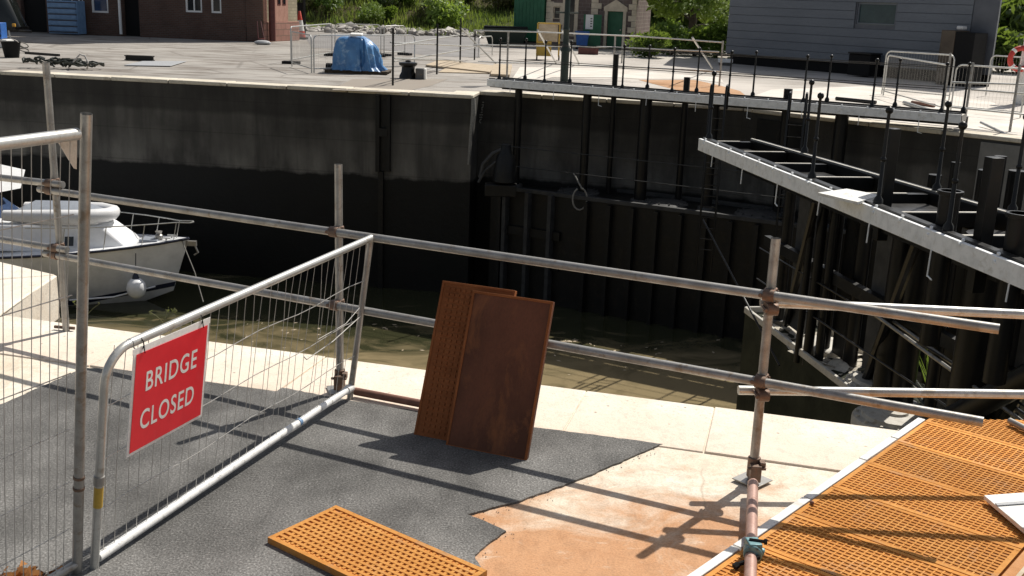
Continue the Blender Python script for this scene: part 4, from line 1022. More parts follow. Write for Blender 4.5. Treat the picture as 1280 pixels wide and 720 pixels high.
# pale sheet lying on the cross beams
s0, s1, s2, s3 = at(1022,244,.40), at(1058,239,.40), at(1100,247,.40), at(1072,256,.40)
tag(MB().slab([s0, s1, s2, s3], V((0,0,1)), .03).build('sheet', 'board_white', origin=s0), 'pale sheet lying across the beams of the near lock gate', 'sheet', None)
# heel post tower at the right
hp = qn(LN-.9, w1-.2, 0)
ht = thing('heel_post', 'black heel post of the near gate at the right edge of the recess', 'post', hp)
ph = at(1262, 470, -1.0)
m = MB(); m.tube([V((ph.x, ph.y+.8, -8)), V((ph.x, ph.y+.8, .15))], .22, 16); m.build('shaft', 'black_steel', ht)
m = MB(); m.tube([V((ph.x, ph.y+.8, .1)), V((ph.x, ph.y+.8, .25))], .27, 16); m.build('collar', 'black_steel', ht)

exec_far = True
# ================================================================== BOAT
bow = atY(236, 298, 26.0)
bt = thing('motor_boat', 'white cabin cruiser moored below the far lock wall with its bow to the right', 'boat', (bow.x-3.9, 26.0, WATER), R(-2))
bo = V((bow.x, 26.0, WATER)); brot = Matrix.Rotation(R(-2), 3, 'Z')
def bl(x, y, z): return bo + brot @ V((x, y, z))
ZS = bow.z - WATER      # sheer height at the bow
st = []  # stations: x, half beam at sheer, half beam at chine, sheer z, chine z, keel z
for i in range(15):
    s = i/14; x = -8.2*s
    hb = 1.32*(1-(1-min(1, s/.5))**2.2)+.02; ch_ = 1.12*(1-(1-min(1, s/.62))**1.7)+.01
    st.append((x - 0, hb, ch_, ZS - .42*min(1, s/.6)**.8, .42 - .40*min(1, s/.3), .30 - .75*min(1, s/.22)))
m = MB(); rows = []
for k, (x, hb, ch_, zs, zc, zk) in enumerate(st):
    rake = lambda z: -.55*max(0, (ZS - z)/ZS)*(1-min(1, k/7))
    ring = [(x+rake(zs), -hb, zs), (x+rake(zc), -ch_, zc), (x+rake(zk), 0, zk), (x+rake(zc), ch_, zc), (x+rake(zs), hb, zs)]
    rows.append(ring)
vs = [bl(*p) for r_ in rows for p in r_]; fs = []
for k in range(len(rows)-1):
    for j in range(4): a = k*5+j; fs.append((a, a+1, a+6, a+5))
fs.append((0,4,3,2,1)); n0 = (len(rows)-1)*5; fs.append((n0,n0+1,n0+2,n0+3,n0+4))
m.add(vs, fs); m.build('hull', 'cream_hull', bt, angle=50)
m = MB(); 
dv = [bl(r_[0][0], r_[0][1], r_[0][2]+.02) for r_ in rows] + [bl(r_[4][0], r_[4][1], r_[4][2]+.02) for r_ in rows]; nR = len(rows)
m.add(dv, [(k, k+1, k+1+nR, k+nR) for k in range(nR-1)]); m.build('deck', 'cream_hull', bt)
m = MB()
for j in (0, 4): m.tube([bl(r_[j][0], r_[j][1]*1.01, r_[j][2]) for r_ in rows], .035, 6)
m.build('rubbing_strake', 'hull_trim', bt)
m = MB(); m.tube([bl(-.75,-.40,.5), bl(-1.6,-.93,.33), bl(-2.6,-1.13,.26)], .022, 6); m.build('spray_rail', 'cream_hull', bt)
m = MB()
for sgn in (-1,):
    for k in range(1, 11): pass
nR_ = len(rows)
for k in range(nR_-1):
    for j, sg_ in ((1, -1),):
        a0, a1 = V(rows[k][1]), V(rows[k+1][1]); b0_, b1_ = a0.lerp(V(rows[k][0]), .10), a1.lerp(V(rows[k+1][0]), .10); o_ = V((0,-.012,0))
        m.add([bl(*(a0+o_)), bl(*(a1+o_)), bl(*(b1_+o_)), bl(*(b0_+o_))], [(0,1,2,3)])
m.build('boot_stripe', 'hull_trim', bt); m = MB()
m.box(bl(-.95,0,ZS-.06), (.45,.5,.06)); m.build('deck_hatch', 'dinghy_grey', bt, bevel=.015)
for x_ in (-.5, -3.0):
    for sg_ in (-1, 1):
        m = MB(); p_ = bl(x_, sg_*max(.1, 1.32*(1-(1-min(1, -x_/4.1))**2.2)-.14), ZS-.02+.1*x_*.5); m.tube([p_+V((-.1,0,.07)), p_+V((.1,0,.07))], .02, 6); m.tube([p_, p_+V((0,0,.07))], .022, 6); m.build('cleat', 'galv_bright', bt)
m = MB(); m.tube([bl(-.15,-.10,ZS-.02), bl(.25,-.4,.9), bl(.6,-.9,.3)], .014, 5); m.build('mooring_rope', 'rope', bt)
# trunk cabin
zd = ZS-.30
def trunk(x0, x1, w0_, w1_, z0_, z1_, slope):
    return [bl(x0,-w0_,z0_), bl(x1,-w1_,z0_), bl(x1,w1_,z0_), bl(x0,w0_,z0_), bl(x0-slope,-w0_*.78,z1_), bl(x1,-w1_*.88,z1_), bl(x1,w1_*.88,z1_), bl(x0-slope,w0_*.78,z1_)]
BF = [(0,1,2,3),(4,7,6,5),(0,4,5,1),(1,5,6,2),(2,6,7,3),(3,7,4,0)]
m = MB(); m.add(trunk(-1.15, -5.2, .58, 1.02, zd-.02, zd+.62, .85), BF); m.build('cabin', 'cream_hull', bt, bevel=.06)
m = MB(); m.add(trunk(-4.55, -7.6, 1.0, 1.1, zd+.58, zd+1.15, .75), BF); m.build('wheelhouse', 'cream_hull', bt, bevel=.05)
for (x0, x1, z0_, z1_) in ((-2.75,-2.55,zd+.18,zd+.40), (-4.9,-4.35,zd+.2,zd+.44), (-5.9,-5.4,zd+.2,zd+.44)):
    ya = -1.06 if x0 < -4 else -.86; m = MB()
    m.add([bl(x0,ya-.02,z0_), bl(x1,ya+.03,z0_), bl(x1,ya+.09,z1_), bl(x0,ya+.04,z1_)], [(0,1,2,3)])
    m.build('cabin_window', 'dark_glass', bt)
m = MB(); m.add([bl(-4.62,-.86,zd+.66), bl(-4.62,.86,zd+.66), bl(-5.2,.76,zd+1.12), bl(-5.2,-.76,zd+1.12)], [(0,1,2,3)]); m.add([bl(-4.85,-1.0,zd+.66), bl(-5.28,-.93,zd+1.10), bl(-6.8,-1.02,zd+1.10), bl(-6.8,-1.08,zd+.66)], [(0,1,2,3)]); m.build('windscreen', 'blue_screen', bt)
m = MB(); m.add(trunk(-4.9,-7.8,.95,1.05,zd+1.16,zd+1.24,.0), BF); m.add(trunk(-4.65,-7.4,.9,1.0,zd+1.26,zd+1.60,.55), BF); m.build('flybridge', 'cream_hull', bt, bevel=.04)
m = MB(); m.add([bl(-4.55,-.75,zd+1.35), bl(-3.9,-.5,zd+1.48), bl(-4.2,.4,zd+1.78), bl(-5.0,.3,zd+1.95), bl(-5.1,-.7,zd+1.62)], [(0,1,2,3,4)]); m.build('canopy', 'white_paint', bt)
# bow rail
m = MB()
def sh(x, o=0): # point on the sheer
    s = min(1, -x/8.2/.5); return 1.32*(1-(1-s)**2.2)+.02-o
for sgn in (-1, 1):
    m.tube([bl(x, sgn*max(.12, sh(x,.08)), ZS+.42 - .05*(-x)/3) for x in (.08,-.25,-.7,-1.3,-2.0,-2.8,-3.5)], .016, 6)
    for x in (-.25,-.9,-1.7,-2.6): m.tube([bl(x-.12, sgn*sh(x,.10), ZS-.12-.06*(-x)), bl(x, sgn*max(.12,sh(x,.08)), ZS+.42-.05*(-x)/3)], .013, 6)
m.tube([bl(.08,-.12,ZS+.42), bl(.14,0,ZS+.42), bl(.08,.12,ZS+.42)], .016, 6)
m.build('bow_rail', 'galv_bright', bt)
m = MB(); m.box(bl(.06,0,ZS-.12), (.25,.10,.12)); m.tube([bl(.12,0,ZS-.1), bl(.22,0,ZS-.35), bl(.12,.0,ZS-.42)], .025, 6); m.lathe(bl(-.75,0,ZS-.05), [(.1,0),(.1,.1),(.06,.14),(.09,.2)], 10); m.build('anchor', 'galv', bt)
# inflatable on the cabin roof
din = thing('dinghy', 'pale inflatable dinghy stowed upside down on the cabin roof of the boat', 'dinghy', bl(-3.1,0,zd+.64), R(-2))
m = MB(); tz = zd+.80
loop = [bl(-4.35,-.55,tz), bl(-3.2,-.56,tz), bl(-2.35,-.50,tz+.02), bl(-1.95,-.22,tz+.05), bl(-1.88,0,tz+.06), bl(-1.95,.22,tz+.05), bl(-2.35,.50,tz+.02), bl(-3.2,.56,tz), bl(-4.35,.55,tz)]
m.tube(loop, [.13,.19,.19,.17,.16,.17,.19,.19,.13], 12); m.build('tube', 'dinghy', din)
m = MB(); m.add([bl(-4.1,-.45,tz+.12), bl(-2.5,-.42,tz+.14), bl(-2.05,0,tz+.16), bl(-2.5,.42,tz+.14), bl(-4.1,.45,tz+.12), bl(-3.8,0,tz+.30), bl(-2.6,0,tz+.33)], [(0,1,6,5),(1,2,6),(2,3,6),(3,4,5,6),(0,5,4)]); m.build('floor', 'dinghy_grey', din)
p = bl(-1.05,-.86,.56)
fd = thing('fender', 'white round fender hanging on the side of the boat near its bow', 'fender', p)
m = MB(); m.ball(p, .24, 16, (1,1,1.12)); m.build('ball', 'cream_hull', fd)
m = MB(); m.lathe(p+V((0,0,.22)), [(.09,0),(.07,.10),(.03,.16)], 10); m.tube([p+V((0,0,.36)), p+V((0,.1,.85))], .012, 6); m.build('eye', 'hull_trim', fd)

# ================================================================== FAR QUAY FURNITURE
# -- helper: vertical post through a ground pixel to a top pixel row
def vpost(m, bx, by, tx, ty, r_, n=8, z0=0.0):
    p = at(bx, by, z0); t = atY(tx, ty, p.y); t.x = p.x + (t.x-p.x)*1.0; m.tube([p, t], r_, n); return p, t
FB_GROUP = 'grey mesh barriers on the far quay'
def far_barrier(p0, p1, label, h=1.05, mat='galv_bright', feet=True, name='mesh_barrier', roundc=.15, wires=True):
    d = (p1-p0); L = d.length; d = d/L; n = V((-d.y, d.x, 0)); t = thing(name, label, 'barrier', p0)
    P_ = lambda u, v: p0 + d*u + V((0,0,v))
    m = MB(); pts = [P_(0,.02), P_(0,h-roundc)] + arc_pts(P_(roundc,h-roundc), -d, ZU, roundc, 5) + list(reversed(arc_pts(P_(L-roundc,h-roundc), d, ZU, roundc, 5))) + [P_(L,.02)]
    m.tube(pts, .021, 8); m.tube([P_(0,.15), P_(L,.15)], .018, 8); m.build('frame', mat, t)
    if wires:
        m = MB()
        for k in range(1, int(L/.09)): m.tube([P_(k*.09,.15), P_(k*.09,h)], .0022, 3, cap=False)
        m.build('mesh', 'galv_wire', t)
    if feet:
        for u in (0, L):
            m = MB(); m.box(P_(u,.05), (.28,.6,.10), Matrix.Rotation(math.atan2(d.y,d.x), 3, 'Z')); m.build('foot', 'dark', t, bevel=.02)
    return t
far_barrier(at(364,80), at(415,70), 'grey mesh barrier behind the blue tarpaulin, left of the rear pair', 1.25)
far_barrier(at(419,70), at(476,71), 'grey mesh barrier behind the blue tarpaulin, right of the rear pair', 1.25)
far_barrier(at(365,84), at(389.5,92), 'short grey mesh barrier nearest the brick building, left of the blue tarpaulin', 1.15, feet=False)
far_barrier(at(392.5,92), at(518,88), 'long grey mesh barrier in front of the blue tarpaulin', 1.15, feet=False)
far_barrier(at(480,70), at(506,69), 'grey mesh barrier between the blue tarpaulin and the rubble', 1.2)
far_barrier(at(598,72), at(615,70), 'small round-cornered barrier by the green skip', .85, roundc=.22, wires=False, feet=False)
far_barrier(at(1102,118), at(1186,126), 'grey mesh barrier in front of the slate-grey building, rear one', 1.3, feet=False)
far_barrier(at(1104,120), at(1178,142), 'grey mesh barrier running towards the lock from the slate-grey building', 1.2, feet=False)
far_barrier(at(1232,120), at(1275,124), 'grey mesh barrier beside the lifebuoy stand', 1.25, feet=False)
far_barrier(at(1188,140), at(1275,148), 'grey mesh barrier nearest the lock at the far right', 1.2, feet=False)
# scaffold fences
def scaf_fence(name, label, posts, rails_, braces=(), mat='galv'):
    p0 = at(*posts[0][:2]); t = thing(name, label, 'railing', p0); Ys = {}
    for (bx, by, ty) in posts:
        m = MB(); p = at(bx, by); q = atY(bx, ty, p.y); m.tube([p, V((p.x, p.y, q.z))], .03, 8); m.build('upright', mat, t)
    for (x0, y0, i0, x1, y1, i1) in rails_:
        a = atY(x0, y0, at(*posts[i0][:2]).y - .05); b = atY(x1, y1, at(*posts[i1][:2]).y - .05); m = MB(); m.tube([a, b], .021, 8); m.build('rail', 'galv_bright', t)
    for (x0, y0, i0, x1, y1) in braces:
        a = atY(x0, y0, at(*posts[i0][:2]).y); b = at(x1, y1); m = MB(); m.tube([a, b], .03, 8); m.build('brace', 'galv_bright', t)
scaf_fence('scaffold_railing', 'dark scaffold railing around the light boards right of the blue tarpaulin', [(491,107,35),(546,93,30),(575,81,23),(593,75,37)],
    [(488,53,0,613,59,3),(493,73,0,578,76,2),(493,57,0,591,41,3),(493,77,0,593,60,3)], [(575,34,2,620,79.5)], 'black_steel')
scaf_fence('scaffold_railing', 'long grey scaffold handrail with raking braces in front of the stone house', [(633.5,99,39),(766,99,44),(777,79,43),(899,108,51)],
    [(592,38,0,672,40,0),(672,40,0,800,45.5,1),(800,45.5,1,902,53,3),(592,56,0,766,59,1),(766,59,1,899,65,3),(598,77,0,766,83,1),(766,83,1,900,89,3)],
    [(672,37.5,0,695,79),(702.5,37.5,1,724,80),(865.5,47,3,891.5,87)])
scaf_fence('scaffold_railing', 'grey scaffold railing by the lock edge at the far right', [(1205,158,78),(1262,165,80),(1178,142,66)],
    [(1190,103,0,1290,106,1),(1214,112,0,1290,118,1),(1190,134,0,1290,144,1)], [(1226,153,0,1258,168)])
# lamp post
lp = at(705, 102); t = thing('lamp_post', 'dark green lamp post standing by the far lock edge', 'lamp post', lp)
m = MB(); m.lathe(lp, [(.125,0),(.125,.9),(.15,.92),(.15,.98),(.095,1.1),(.09,1.55),(.11,1.58),(.085,1.65),(.07,5.0)], 14); m.build('column', 'dk_green', t)
m = MB(); m.tube([lp+V((-.35,0,2.08)), lp+V((.35,0,2.08))], .03, 6); m.build('ladder_bar', 'dk_green', t)
m = MB(); m.lathe(lp+V((0,0,5.0)), [(.09,0),(.24,.5),(.24,.52),(.05,.75)], 10); m.build('lantern', 'lens_white', t)
# tarpaulin heap
tp = at(446, 92) + V((0,.35,0)); tp.z = 0
hb_ = thing('covered_machine', 'machine under a crumpled blue tarpaulin on a pallet', 'covered machine', tp)
m = MB()
Nn = 96; rings = [(0,1.0,0),(.05,.99,0),(.14,.96,0),(.28,.945,0),(.45,.925,0),(.62,.90,0),(.78,.86,0),(.90,.80,0),(.985,.70,0),(1.01,.58,0),(1.02,.3,0),(1.02,.02,0)]
vs = []; fs = []
for k, (z, s_, sk) in enumerate(rings):
    for j in range(Nn):
        a = 2*math.pi*j/Nn; ca, sa = math.cos(a), math.sin(a); e = 5
        rad = 1/((abs(ca)**e + abs(sa)**e)**(1/e)); amp = (1.15-z*.75)*(.45 if ca < -.15 else 1.0)
        fold = 1 + .15*amp*(1-abs(math.sin(a*8 + .8*mnoise.noise(V((ca*2,sa*2,0)))*4 + z*.9))*2) + .035*mnoise.noise(V((ca*4, sa*4, z*4)))
        if z < .12: fold += (.22 if ca > .1 else .07)*(1-z/.12)*(.6+.6*mnoise.noise(V((ca*3, sa*3, 7))))
        vs.append(tp + V((ca*rad*.74*s_*fold - .06, sa*rad*.6*s_*fold, z*(1 - (.16*max(0, min(1, (ca*rad*s_-.35)/.3)) if z > .5 else 0)) + .03*mnoise.noise(V((ca*3*s_, sa*3*s_, 4))) + .10)))
for k in range(len(rings)-1):
    for j in range(Nn): a = k*Nn+j; b = k*Nn+(j+1) % Nn; fs.append((a,b,b+Nn,a+Nn))
fs.append(tuple((len(rings)-1)*Nn+j for j in range(Nn))); m.add(vs, fs); m.build('tarpaulin', 'tarp', hb_, angle=75)
m = MB(); 
for k in (-.5, 0, .5): m.box(tp+V((0,k,.04)), (1.95,.12,.08))
for k in range(7): m.box(tp+V((-.9+.3*k,0,.095)), (.2,1.25,.025))
m.build('pallet', 'bark', hb_)
m = MB(); q = tp+V((-.02,-.25,1.19)); m.box(q, (.38,.28,.07), Matrix.Rotation(.15,3,'X')); m.build('weight', 'board_white', hb_, bevel=.02)
m = MB(); q = at(412,89); m.tube([q+V((-.1,0,.14)), q+V((.7,-.05,.12))], .12, 10); m.build('roll', 'dark', hb_)
# capstan, block, boards
cp = at(510, 98); t = thing('capstan', 'black iron capstan standing on the far lock edge', 'capstan', cp)
m = MB(); m.lathe(cp, [(.27,0),(.26,.08),(.20,.2),(.19,.34),(.27,.40),(.28,.47),(.1,.5)], 18); m.build('drum', 'black_steel', t); m = MB(); m.lathe(cp+V((0,0,.49)), [(.08,0),(.08,.04),(.03,.06)], 10); m.build('cap', 'black_steel', t)
bk_ = at(526, 99); t = thing('block', 'dark concrete block with a pale end beside the capstan', 'block', bk_)
m = MB(); m.box(bk_+V((-.03,0,.16)), (.24,.35,.32)); m.build('body', 'machine', t, bevel=.015); m = MB(); m.box(bk_+V((.13,0,.16)), (.06,.33,.31)); m.build('end_plate', 'board_white', t, bevel=.01)
def board(px, label, th=.06, mat='wood', name='board', z=0.02):
    q = [at(x, y, z) for x, y in px]; o = MB().slab(q, V((0,0,1)), th).build(name, mat, origin=q[0], bevel=.006); return tag(o, label, 'board')
board([(532,83),(548,77),(622,84),(612,92)], 'wide pale board lying inside the dark scaffold railing', .06)
board([(548,91),(560,84),(612,87),(610,92.5)], 'lower pale board under the dark scaffold railing', .03, 'wood', z=.004)
board([(613,95),(617,82),(640,83),(637,96)], 'pale board lying by the end of the far gate walkway', .07)
board([(155,82),(178,77),(233,77),(213,83)], 'grey sheet lying on the far quay paving', .02, 'grey_sheet', 'sheet')
q = at(174, 76); t = thing('steel_beam', 'dark steel beam section lying behind the grey sheet', 'beam', q)
m = MB(); m.beam(q+V((-.45,0,.16)), q+V((.5,-.05,.16)), .22, .03); m.beam(q+V((-.45,0,.03)), q+V((.5,-.05,.03)), .22, .03); m.beam(q+V((-.45,0,.095)), q+V((.5,-.05,.095)), .05, .1); m.build('section', 'black_steel', t)
# hose tangle
q = at(72, 86); t = thing('hose_heap', 'tangled heap of dark hoses on the far lock edge', 'hose'  , q); random.seed(5); m = MB()
for k in range(14):
    cx_ = random.uniform(-.9,.8); c_ = q + V((cx_, random.uniform(-.1,.3), .04+.16*(1-abs(cx_+.25)/1.2)*random.random())); r_ = random.uniform(.2,.5); ph_ = random.uniform(0,6)
    m.tube([c_ + V((r_*math.cos(ph_+i*.5), r_*.6*math.sin(ph_+i*.5), .03+.13*abs(math.sin(i*.9+k)))) for i in range(11)], .032, 6)
m.build('coil', 'hose', t)
m = MB(); m.tube([at(86,84,.05), atY(92,77,31.5), atY(100,68,31.5), atY(106,70,31.5), atY(110,78,31.5), at(109,86,.04)], .025, 6); m.build('loop', 'galv_wire', t)
a, b = at(32,66,.04), at(74,69,.04); tag(MB().beam(a, b, .08, .08).build('steel_bar', 'black_steel', origin=a), 'long dark bar lying on the far quay beside the bucket', 'bar')
q = at(15, 72); t = thing('bucket', 'black bucket standing on the far quay at the left edge', 'bucket', q)
m = MB(); m.lathe(q, [(.22,0),(.30,.5),(.32,.52),(.28,.50),(.2,.06)], 16); m.build('tub', 'dark', t); m = MB(); m.tube([q+V((.3*math.cos(a_),-.1-.1*math.sin(a_),.5+.12*math.sin(a_))) for a_ in [i*math.pi/8 for i in range(9)]], .012, 5); m.build('handle', 'galv_wire', t)
t = thing('cable_coil', 'grey cable coil lying beside the black bucket', 'cable', at(29,66)); m = MB(); q = at(29,66)
for k in range(4): m.tube([q+V((.2*math.cos(i*.7+k), .12*math.sin(i*.7+k), .06+.07*k+.1*math.sin(i*.7))) for i in range(10)], .02, 6)
m.build('coil', 'rope', t)
# dark vehicle front at the left edge
q = at(4, 52); t = thing('trailer', 'dark glossy domed trailer with an amber lamp at the left edge', 'trailer', q)
m = MB(); prof = []
vs = []; fs = []; NX = 9; NA = 12
for i in range(NX):
    s_ = i/(NX-1); x = -3.2 + 4.1*s_; h_ = 1.75*math.sqrt(max(0, 1-max(0, (s_-.45)/.55)**5))+.02
    for j in range(NA+1):
        a = math.pi*j/NA; vs.append(q + V((x, .9*math.cos(a)*(.5+.5*h_/1.75), .62 + h_*math.sin(a)**.75)))
for i in range(NX-1):
    for j in range(NA): a = i*(NA+1)+j; fs.append((a,a+1,a+NA+2,a+NA+1))
m.add(vs, fs)
M['gloss_dark'] = simple('dark_gloss_paint', (.005,.007,.007), (.008,.011,.010), 2, .10, 0, 0, .001, 10)
m.build('body', 'gloss_dark', t, angle=70)
m = MB(); m.box(q+V((-.9,0,.56)), (3.4,1.5,.12)); m.tube([q+V((.5,-.5,.5)), q+V((1.2,0,.45))], .05, 8); m.tube([q+V((.5,.5,.5)), q+V((1.2,0,.45))], .05, 8); m.build('chassis', 'black_steel', t)
m = MB(); m.box(q+V((.62,-.55,.70)), (.40,.10,.13)); m.build('lamp', 'amber', t, bevel=.02)
m = MB(); m.tube([q+V((.55,-.62,.5)), q+V((.62,-.62,-.0)) ], .04, 8); m.tube([q+V((.62,-.70,.06)), q+V((.62,-.54,.06))], .09, 10); m.build('jockey_leg', 'galv_bright', t)
for yy in (-.8, .8):
    m = MB(); m.tube([q+V((-1.3,yy-.1,.33)), q+V((-1.3,yy+.1,.33))], .33, 18); m.build('wheel', 'dark', t)
q = at(2, 60); t = thing('crate', 'blue crate on a white box at the left edge of the far quay', 'crate', q)
m = MB(); m.box(q+V((-.3,.2,.16)), (1.1,.6,.30)); m.build('box', 'board_white', t, bevel=.02); m = MB(); m.box(q+V((-.35,.25,.62)), (.75,.5,.6)); m.build('crate_top', 'blue', t, bevel=.02); m = MB()
for k in range(3): m.box(q+V((-.35,-.004,.45+.18*k)), (.72,.012,.08))
m.build('slat', 'dk_green', t)

# ------------------------------------------------------------------ buildings
class Bld:
    def __init__(s, name, label, pl, pr):
        s.a = V(pl); d = V(pr)-V(pl); s.L = d.length; s.d = d/s.L; s.n = V((s.d.y, -s.d.x, 0)); s.rz = math.atan2(s.d.y, s.d.x)
        s.t = thing(name, label, 'building', s.a, s.rz); s.rot = Matrix.Rotation(s.rz, 3, 'Z')
    def p(s, u, z, o=0.0): return s.a + s.d*u + s.n*o + V((0,0,z))
    def uz(s, px, py): q = on(px, py, s.a, s.n); return (q-s.a).dot(s.d), q.z
    def bx(s, m, u0, u1, z0, z1, o0, o1): m.box(s.p((u0+u1)/2, (z0+z1)/2, (o0+o1)/2), (abs(u1-u0), abs(o1-o0), abs(z1-z0)), s.rot)
    def wall(s, m, u0, u1, z0, z1, th, holes):
        us = sorted({u0, u1, *[h[0] for h in holes], *[h[1] for h in holes]}); zs = sorted({z0, z1, *[h[2] for h in holes], *[h[3] for h in holes]})
        us = [u for u in us if u0 <= u <= u1]; zs = [z for z in zs if z0 <= z <= z1]
        for i in range(len(us)-1):
            run = None
            for k in range(len(zs)-1):
                cu, cz = (us[i]+us[i+1])/2, (zs[k]+zs[k+1])/2
                solid = not any(h[0] < cu < h[1] and h[2] < cz < h[3] for h in holes)
                if solid and run is None: run = zs[k]
                if (not solid) and run is not None: s.bx(m, us[i], us[i+1], run, zs[k], 0, -th); run = None
            if run is not None: s.bx(m, us[i], us[i+1], run, zs[-1], 0, -th)
    def window(s, h, frame='white_paint', glass='dark_glass', mull=1, fw=.09, depth=.12, bars=0):
        u0, u1, z0, z1 = h; m = MB(); e = .002
        s.bx(m, u0+e, u1-e, z0+e, z0+fw, -depth, -depth+.07); s.bx(m, u0+e, u1-e, z1-fw, z1-e, -depth, -depth+.07)
        s.bx(m, u0+e, u0+fw, z0+fw, z1-fw, -depth, -depth+.068); s.bx(m, u1-fw, u1-e, z0+fw, z1-fw, -depth, -depth+.068)
        for k in range(1, mull+1): u = u0+(u1-u0)*k/(mull+1); s.bx(m, u-.03, u+.03, z0+fw, z1-fw, -depth, -depth+.06)
        f = m.build('window', frame, s.t); m = MB(); s.bx(m, u0+fw, u1-fw, z0+fw, z1-fw, -depth-.03, -depth+.01); m.build('pane', glass, f)
# brick lodge on the left
pr = V((-12.55, 53.6, 0)); pl = V((-30, 55.6, 0))
b = Bld('brick_building', 'red brown brick building with a pink stone end behind the far quay', pl, pr)
b.n = V((b.d.y, -b.d.x, 0))
def hole(bd_, x0, y0, x1, y1):
    u0, z1 = bd_.uz(x0, y0); u1, z0 = bd_.uz(x1, y1); return (u0, u1, max(0.0, z0), z1)
wins = [(233,-40,253,16), (264,-40,276,16), (115,-42,136,16)]
hs = []
def hl(x0, x1, ztop, zbot_py):
    u0, _ = b.uz(x0, 20); u1, _ = b.uz(x1, 20); _, z0 = b.uz((x0+x1)/2, zbot_py); return (u0, u1, z0, ztop)
w_list = [hl(232,253,3.0,15.5), hl(264,277,3.0,16.5), hl(115,136,2.9,16), hl(62,69,2.8,8), hl(75,92,2.8,8), hl(98,105,2.8,8.5)]
d_list = [hl(153,174,2.6,44), hl(27,58,3.2,46)]
d_list = [(h[0], h[1], 0.0, h[3]) for h in d_list]
m = MB(); uq_ = b.uz(215, 20)[0]; b.bx(m, uq_, b.L, 6.503, 13, .0, -3.4); b.wall(m, 0, b.L, 0, 6.5, .35, w_list + d_list)
b.bx(m, .0, .35, 0, 6.5, -.352, -3.4); b.bx(m, .352, b.L-.352, 0, 6.5, -3.0, -3.4)
m.build('wall', 'brick', b.t, smooth=False)
for k, h in enumerate(w_list): b.window(h, mull=0 if k in (2,) else (1 if k == 0 else 0), glass='blue_screen' if k == 2 else 'dark_glass')
for h in d_list:
    m = MB(); b.bx(m, h[0], h[1], .02, h[3], -.30, -.34); m.build('door', 'dark', b.t)
# plinth course and corner pier on the front
m = MB(); us = sorted([0, b.L-.8] + [x for h in d_list for x in h[:2]])
for i in range(0, len(us), 2): b.bx(m, us[i]+.02, us[i+1]-.02, 0, .62, .003, .06)
m.build('plinth', 'brick', b.t, bevel=.015)
m = MB(); b.bx(m, b.L-.78, b.L+.003, .003, 6.5, .004, .13); m.build('pier', 'brick', b.t, bevel=.01)
m = MB(); u, _ = b.uz(151.5, 20); b.bx(m, u-.05, u+.05, .1, 5.5, .065, .17); u, _ = b.uz(186, 20); m.build('downpipe', 'white_paint', b.t)
# sunlit end: pink stone dressings over cream blocks, rock-faced base
e0 = b.p(b.L, 0, -.0); ed = V((.30, .954, 0)).normalized(); 
e1 = e0 + ed*3.4
rot_e = Matrix.Rotation(math.atan2(ed.y, ed.x), 3, 'Z'); en = V((ed.y, -ed.x, 0))
def ebx(m, u0, u1, z0, z1, o0, o1): m.box(e0 + ed*((u0+u1)/2) + en*((o0+o1)/2) + V((0,0,(z0+z1)/2)), (abs(u1-u0), abs(o1-o0), abs(z1-z0)), rot_e)
m = MB(); ebx(m, .02, 3.4, .95, 6.5, -.30, .0); m.build('end_wall', 'cream_block', b.t, smooth=False)
m = MB(); ebx(m, .0, 3.45, 0.003, .95, -.28, .09); m.build('rock_faced_base', 'pinkblock', b.t, smooth=False, bevel=.02)
m = MB(); ebx(m, 1.05, 2.35, .953, 6.4, .003, .07); ebx(m, .03, .32, .953, 6.4, .003, .06); m.build('stone_dressing', 'pink_stone', b.t, bevel=.01)
for u0 in (1.3, 1.80):
    m = MB(); ebx(m, u0, u0+.32, 1.75, 3.3, .075, .082); f = m.build('slit_window', 'dkred', b.t)
    m = MB(); ebx(m, u0+.07, u0+.25, 1.82, 3.2, .084, .088); m.build('pane', 'dark_glass', f)
m = MB(); m.tube([e0+en*.28+ed*.4+V((0,0,.05)), e0+en*.28+ed*.4+V((0,0,6.2))], .16, 12); m.build('downpipe', 'dkred', b.t)
m = MB(); ra = [b.p(uq_-.4,12.95,.55), b.p(b.L+.5,12.95,.55), b.p(b.L+.5+.9,12.95,-3.9), b.p(uq_-.4,12.95,-3.9), b.p(uq_-.4,14.6,-1.7), b.p(b.L-.6,14.6,-1.7)]
m.add(ra, [(0,1,5,4),(1,2,5),(2,3,4,5),(3,0,4),(0,3,2,1)]); m.build('roof', 'machine', b.t)
# blue slatted box against the wall
def uoff(bd_, px, py, o):
    q_ = on(px, py, bd_.a + bd_.n*o, bd_.n); return (q_-bd_.a).dot(bd_.d)
u0 = uoff(b, 61, 40, 1.1); u1 = uoff(b, 98, 40, 1.1)
q = b.p((u0+u1)/2, 0, .7); t = thing('blue_container', 'slate blue slatted container against the brick wall', 'container', q, b.rz)
m = MB(); b.bx(m, u0, u1, .05, 1.62, .3, 1.1); m.build('body', 'blue_slat', t, bevel=.02); m = MB()
for k in range(5): b.bx(m, u0+.1, u1-.05, .18+.28*k, .38+.28*k, 1.105, 1.15)
m.build('slat', 'blue_slat', t, bevel=.02)
m = MB()
for k in range(6): b.bx(m, u0+.03, u1-.02, .10+.28*k, .155+.28*k, 1.103, 1.115)
m.build('gap', 'hull_trim', t)
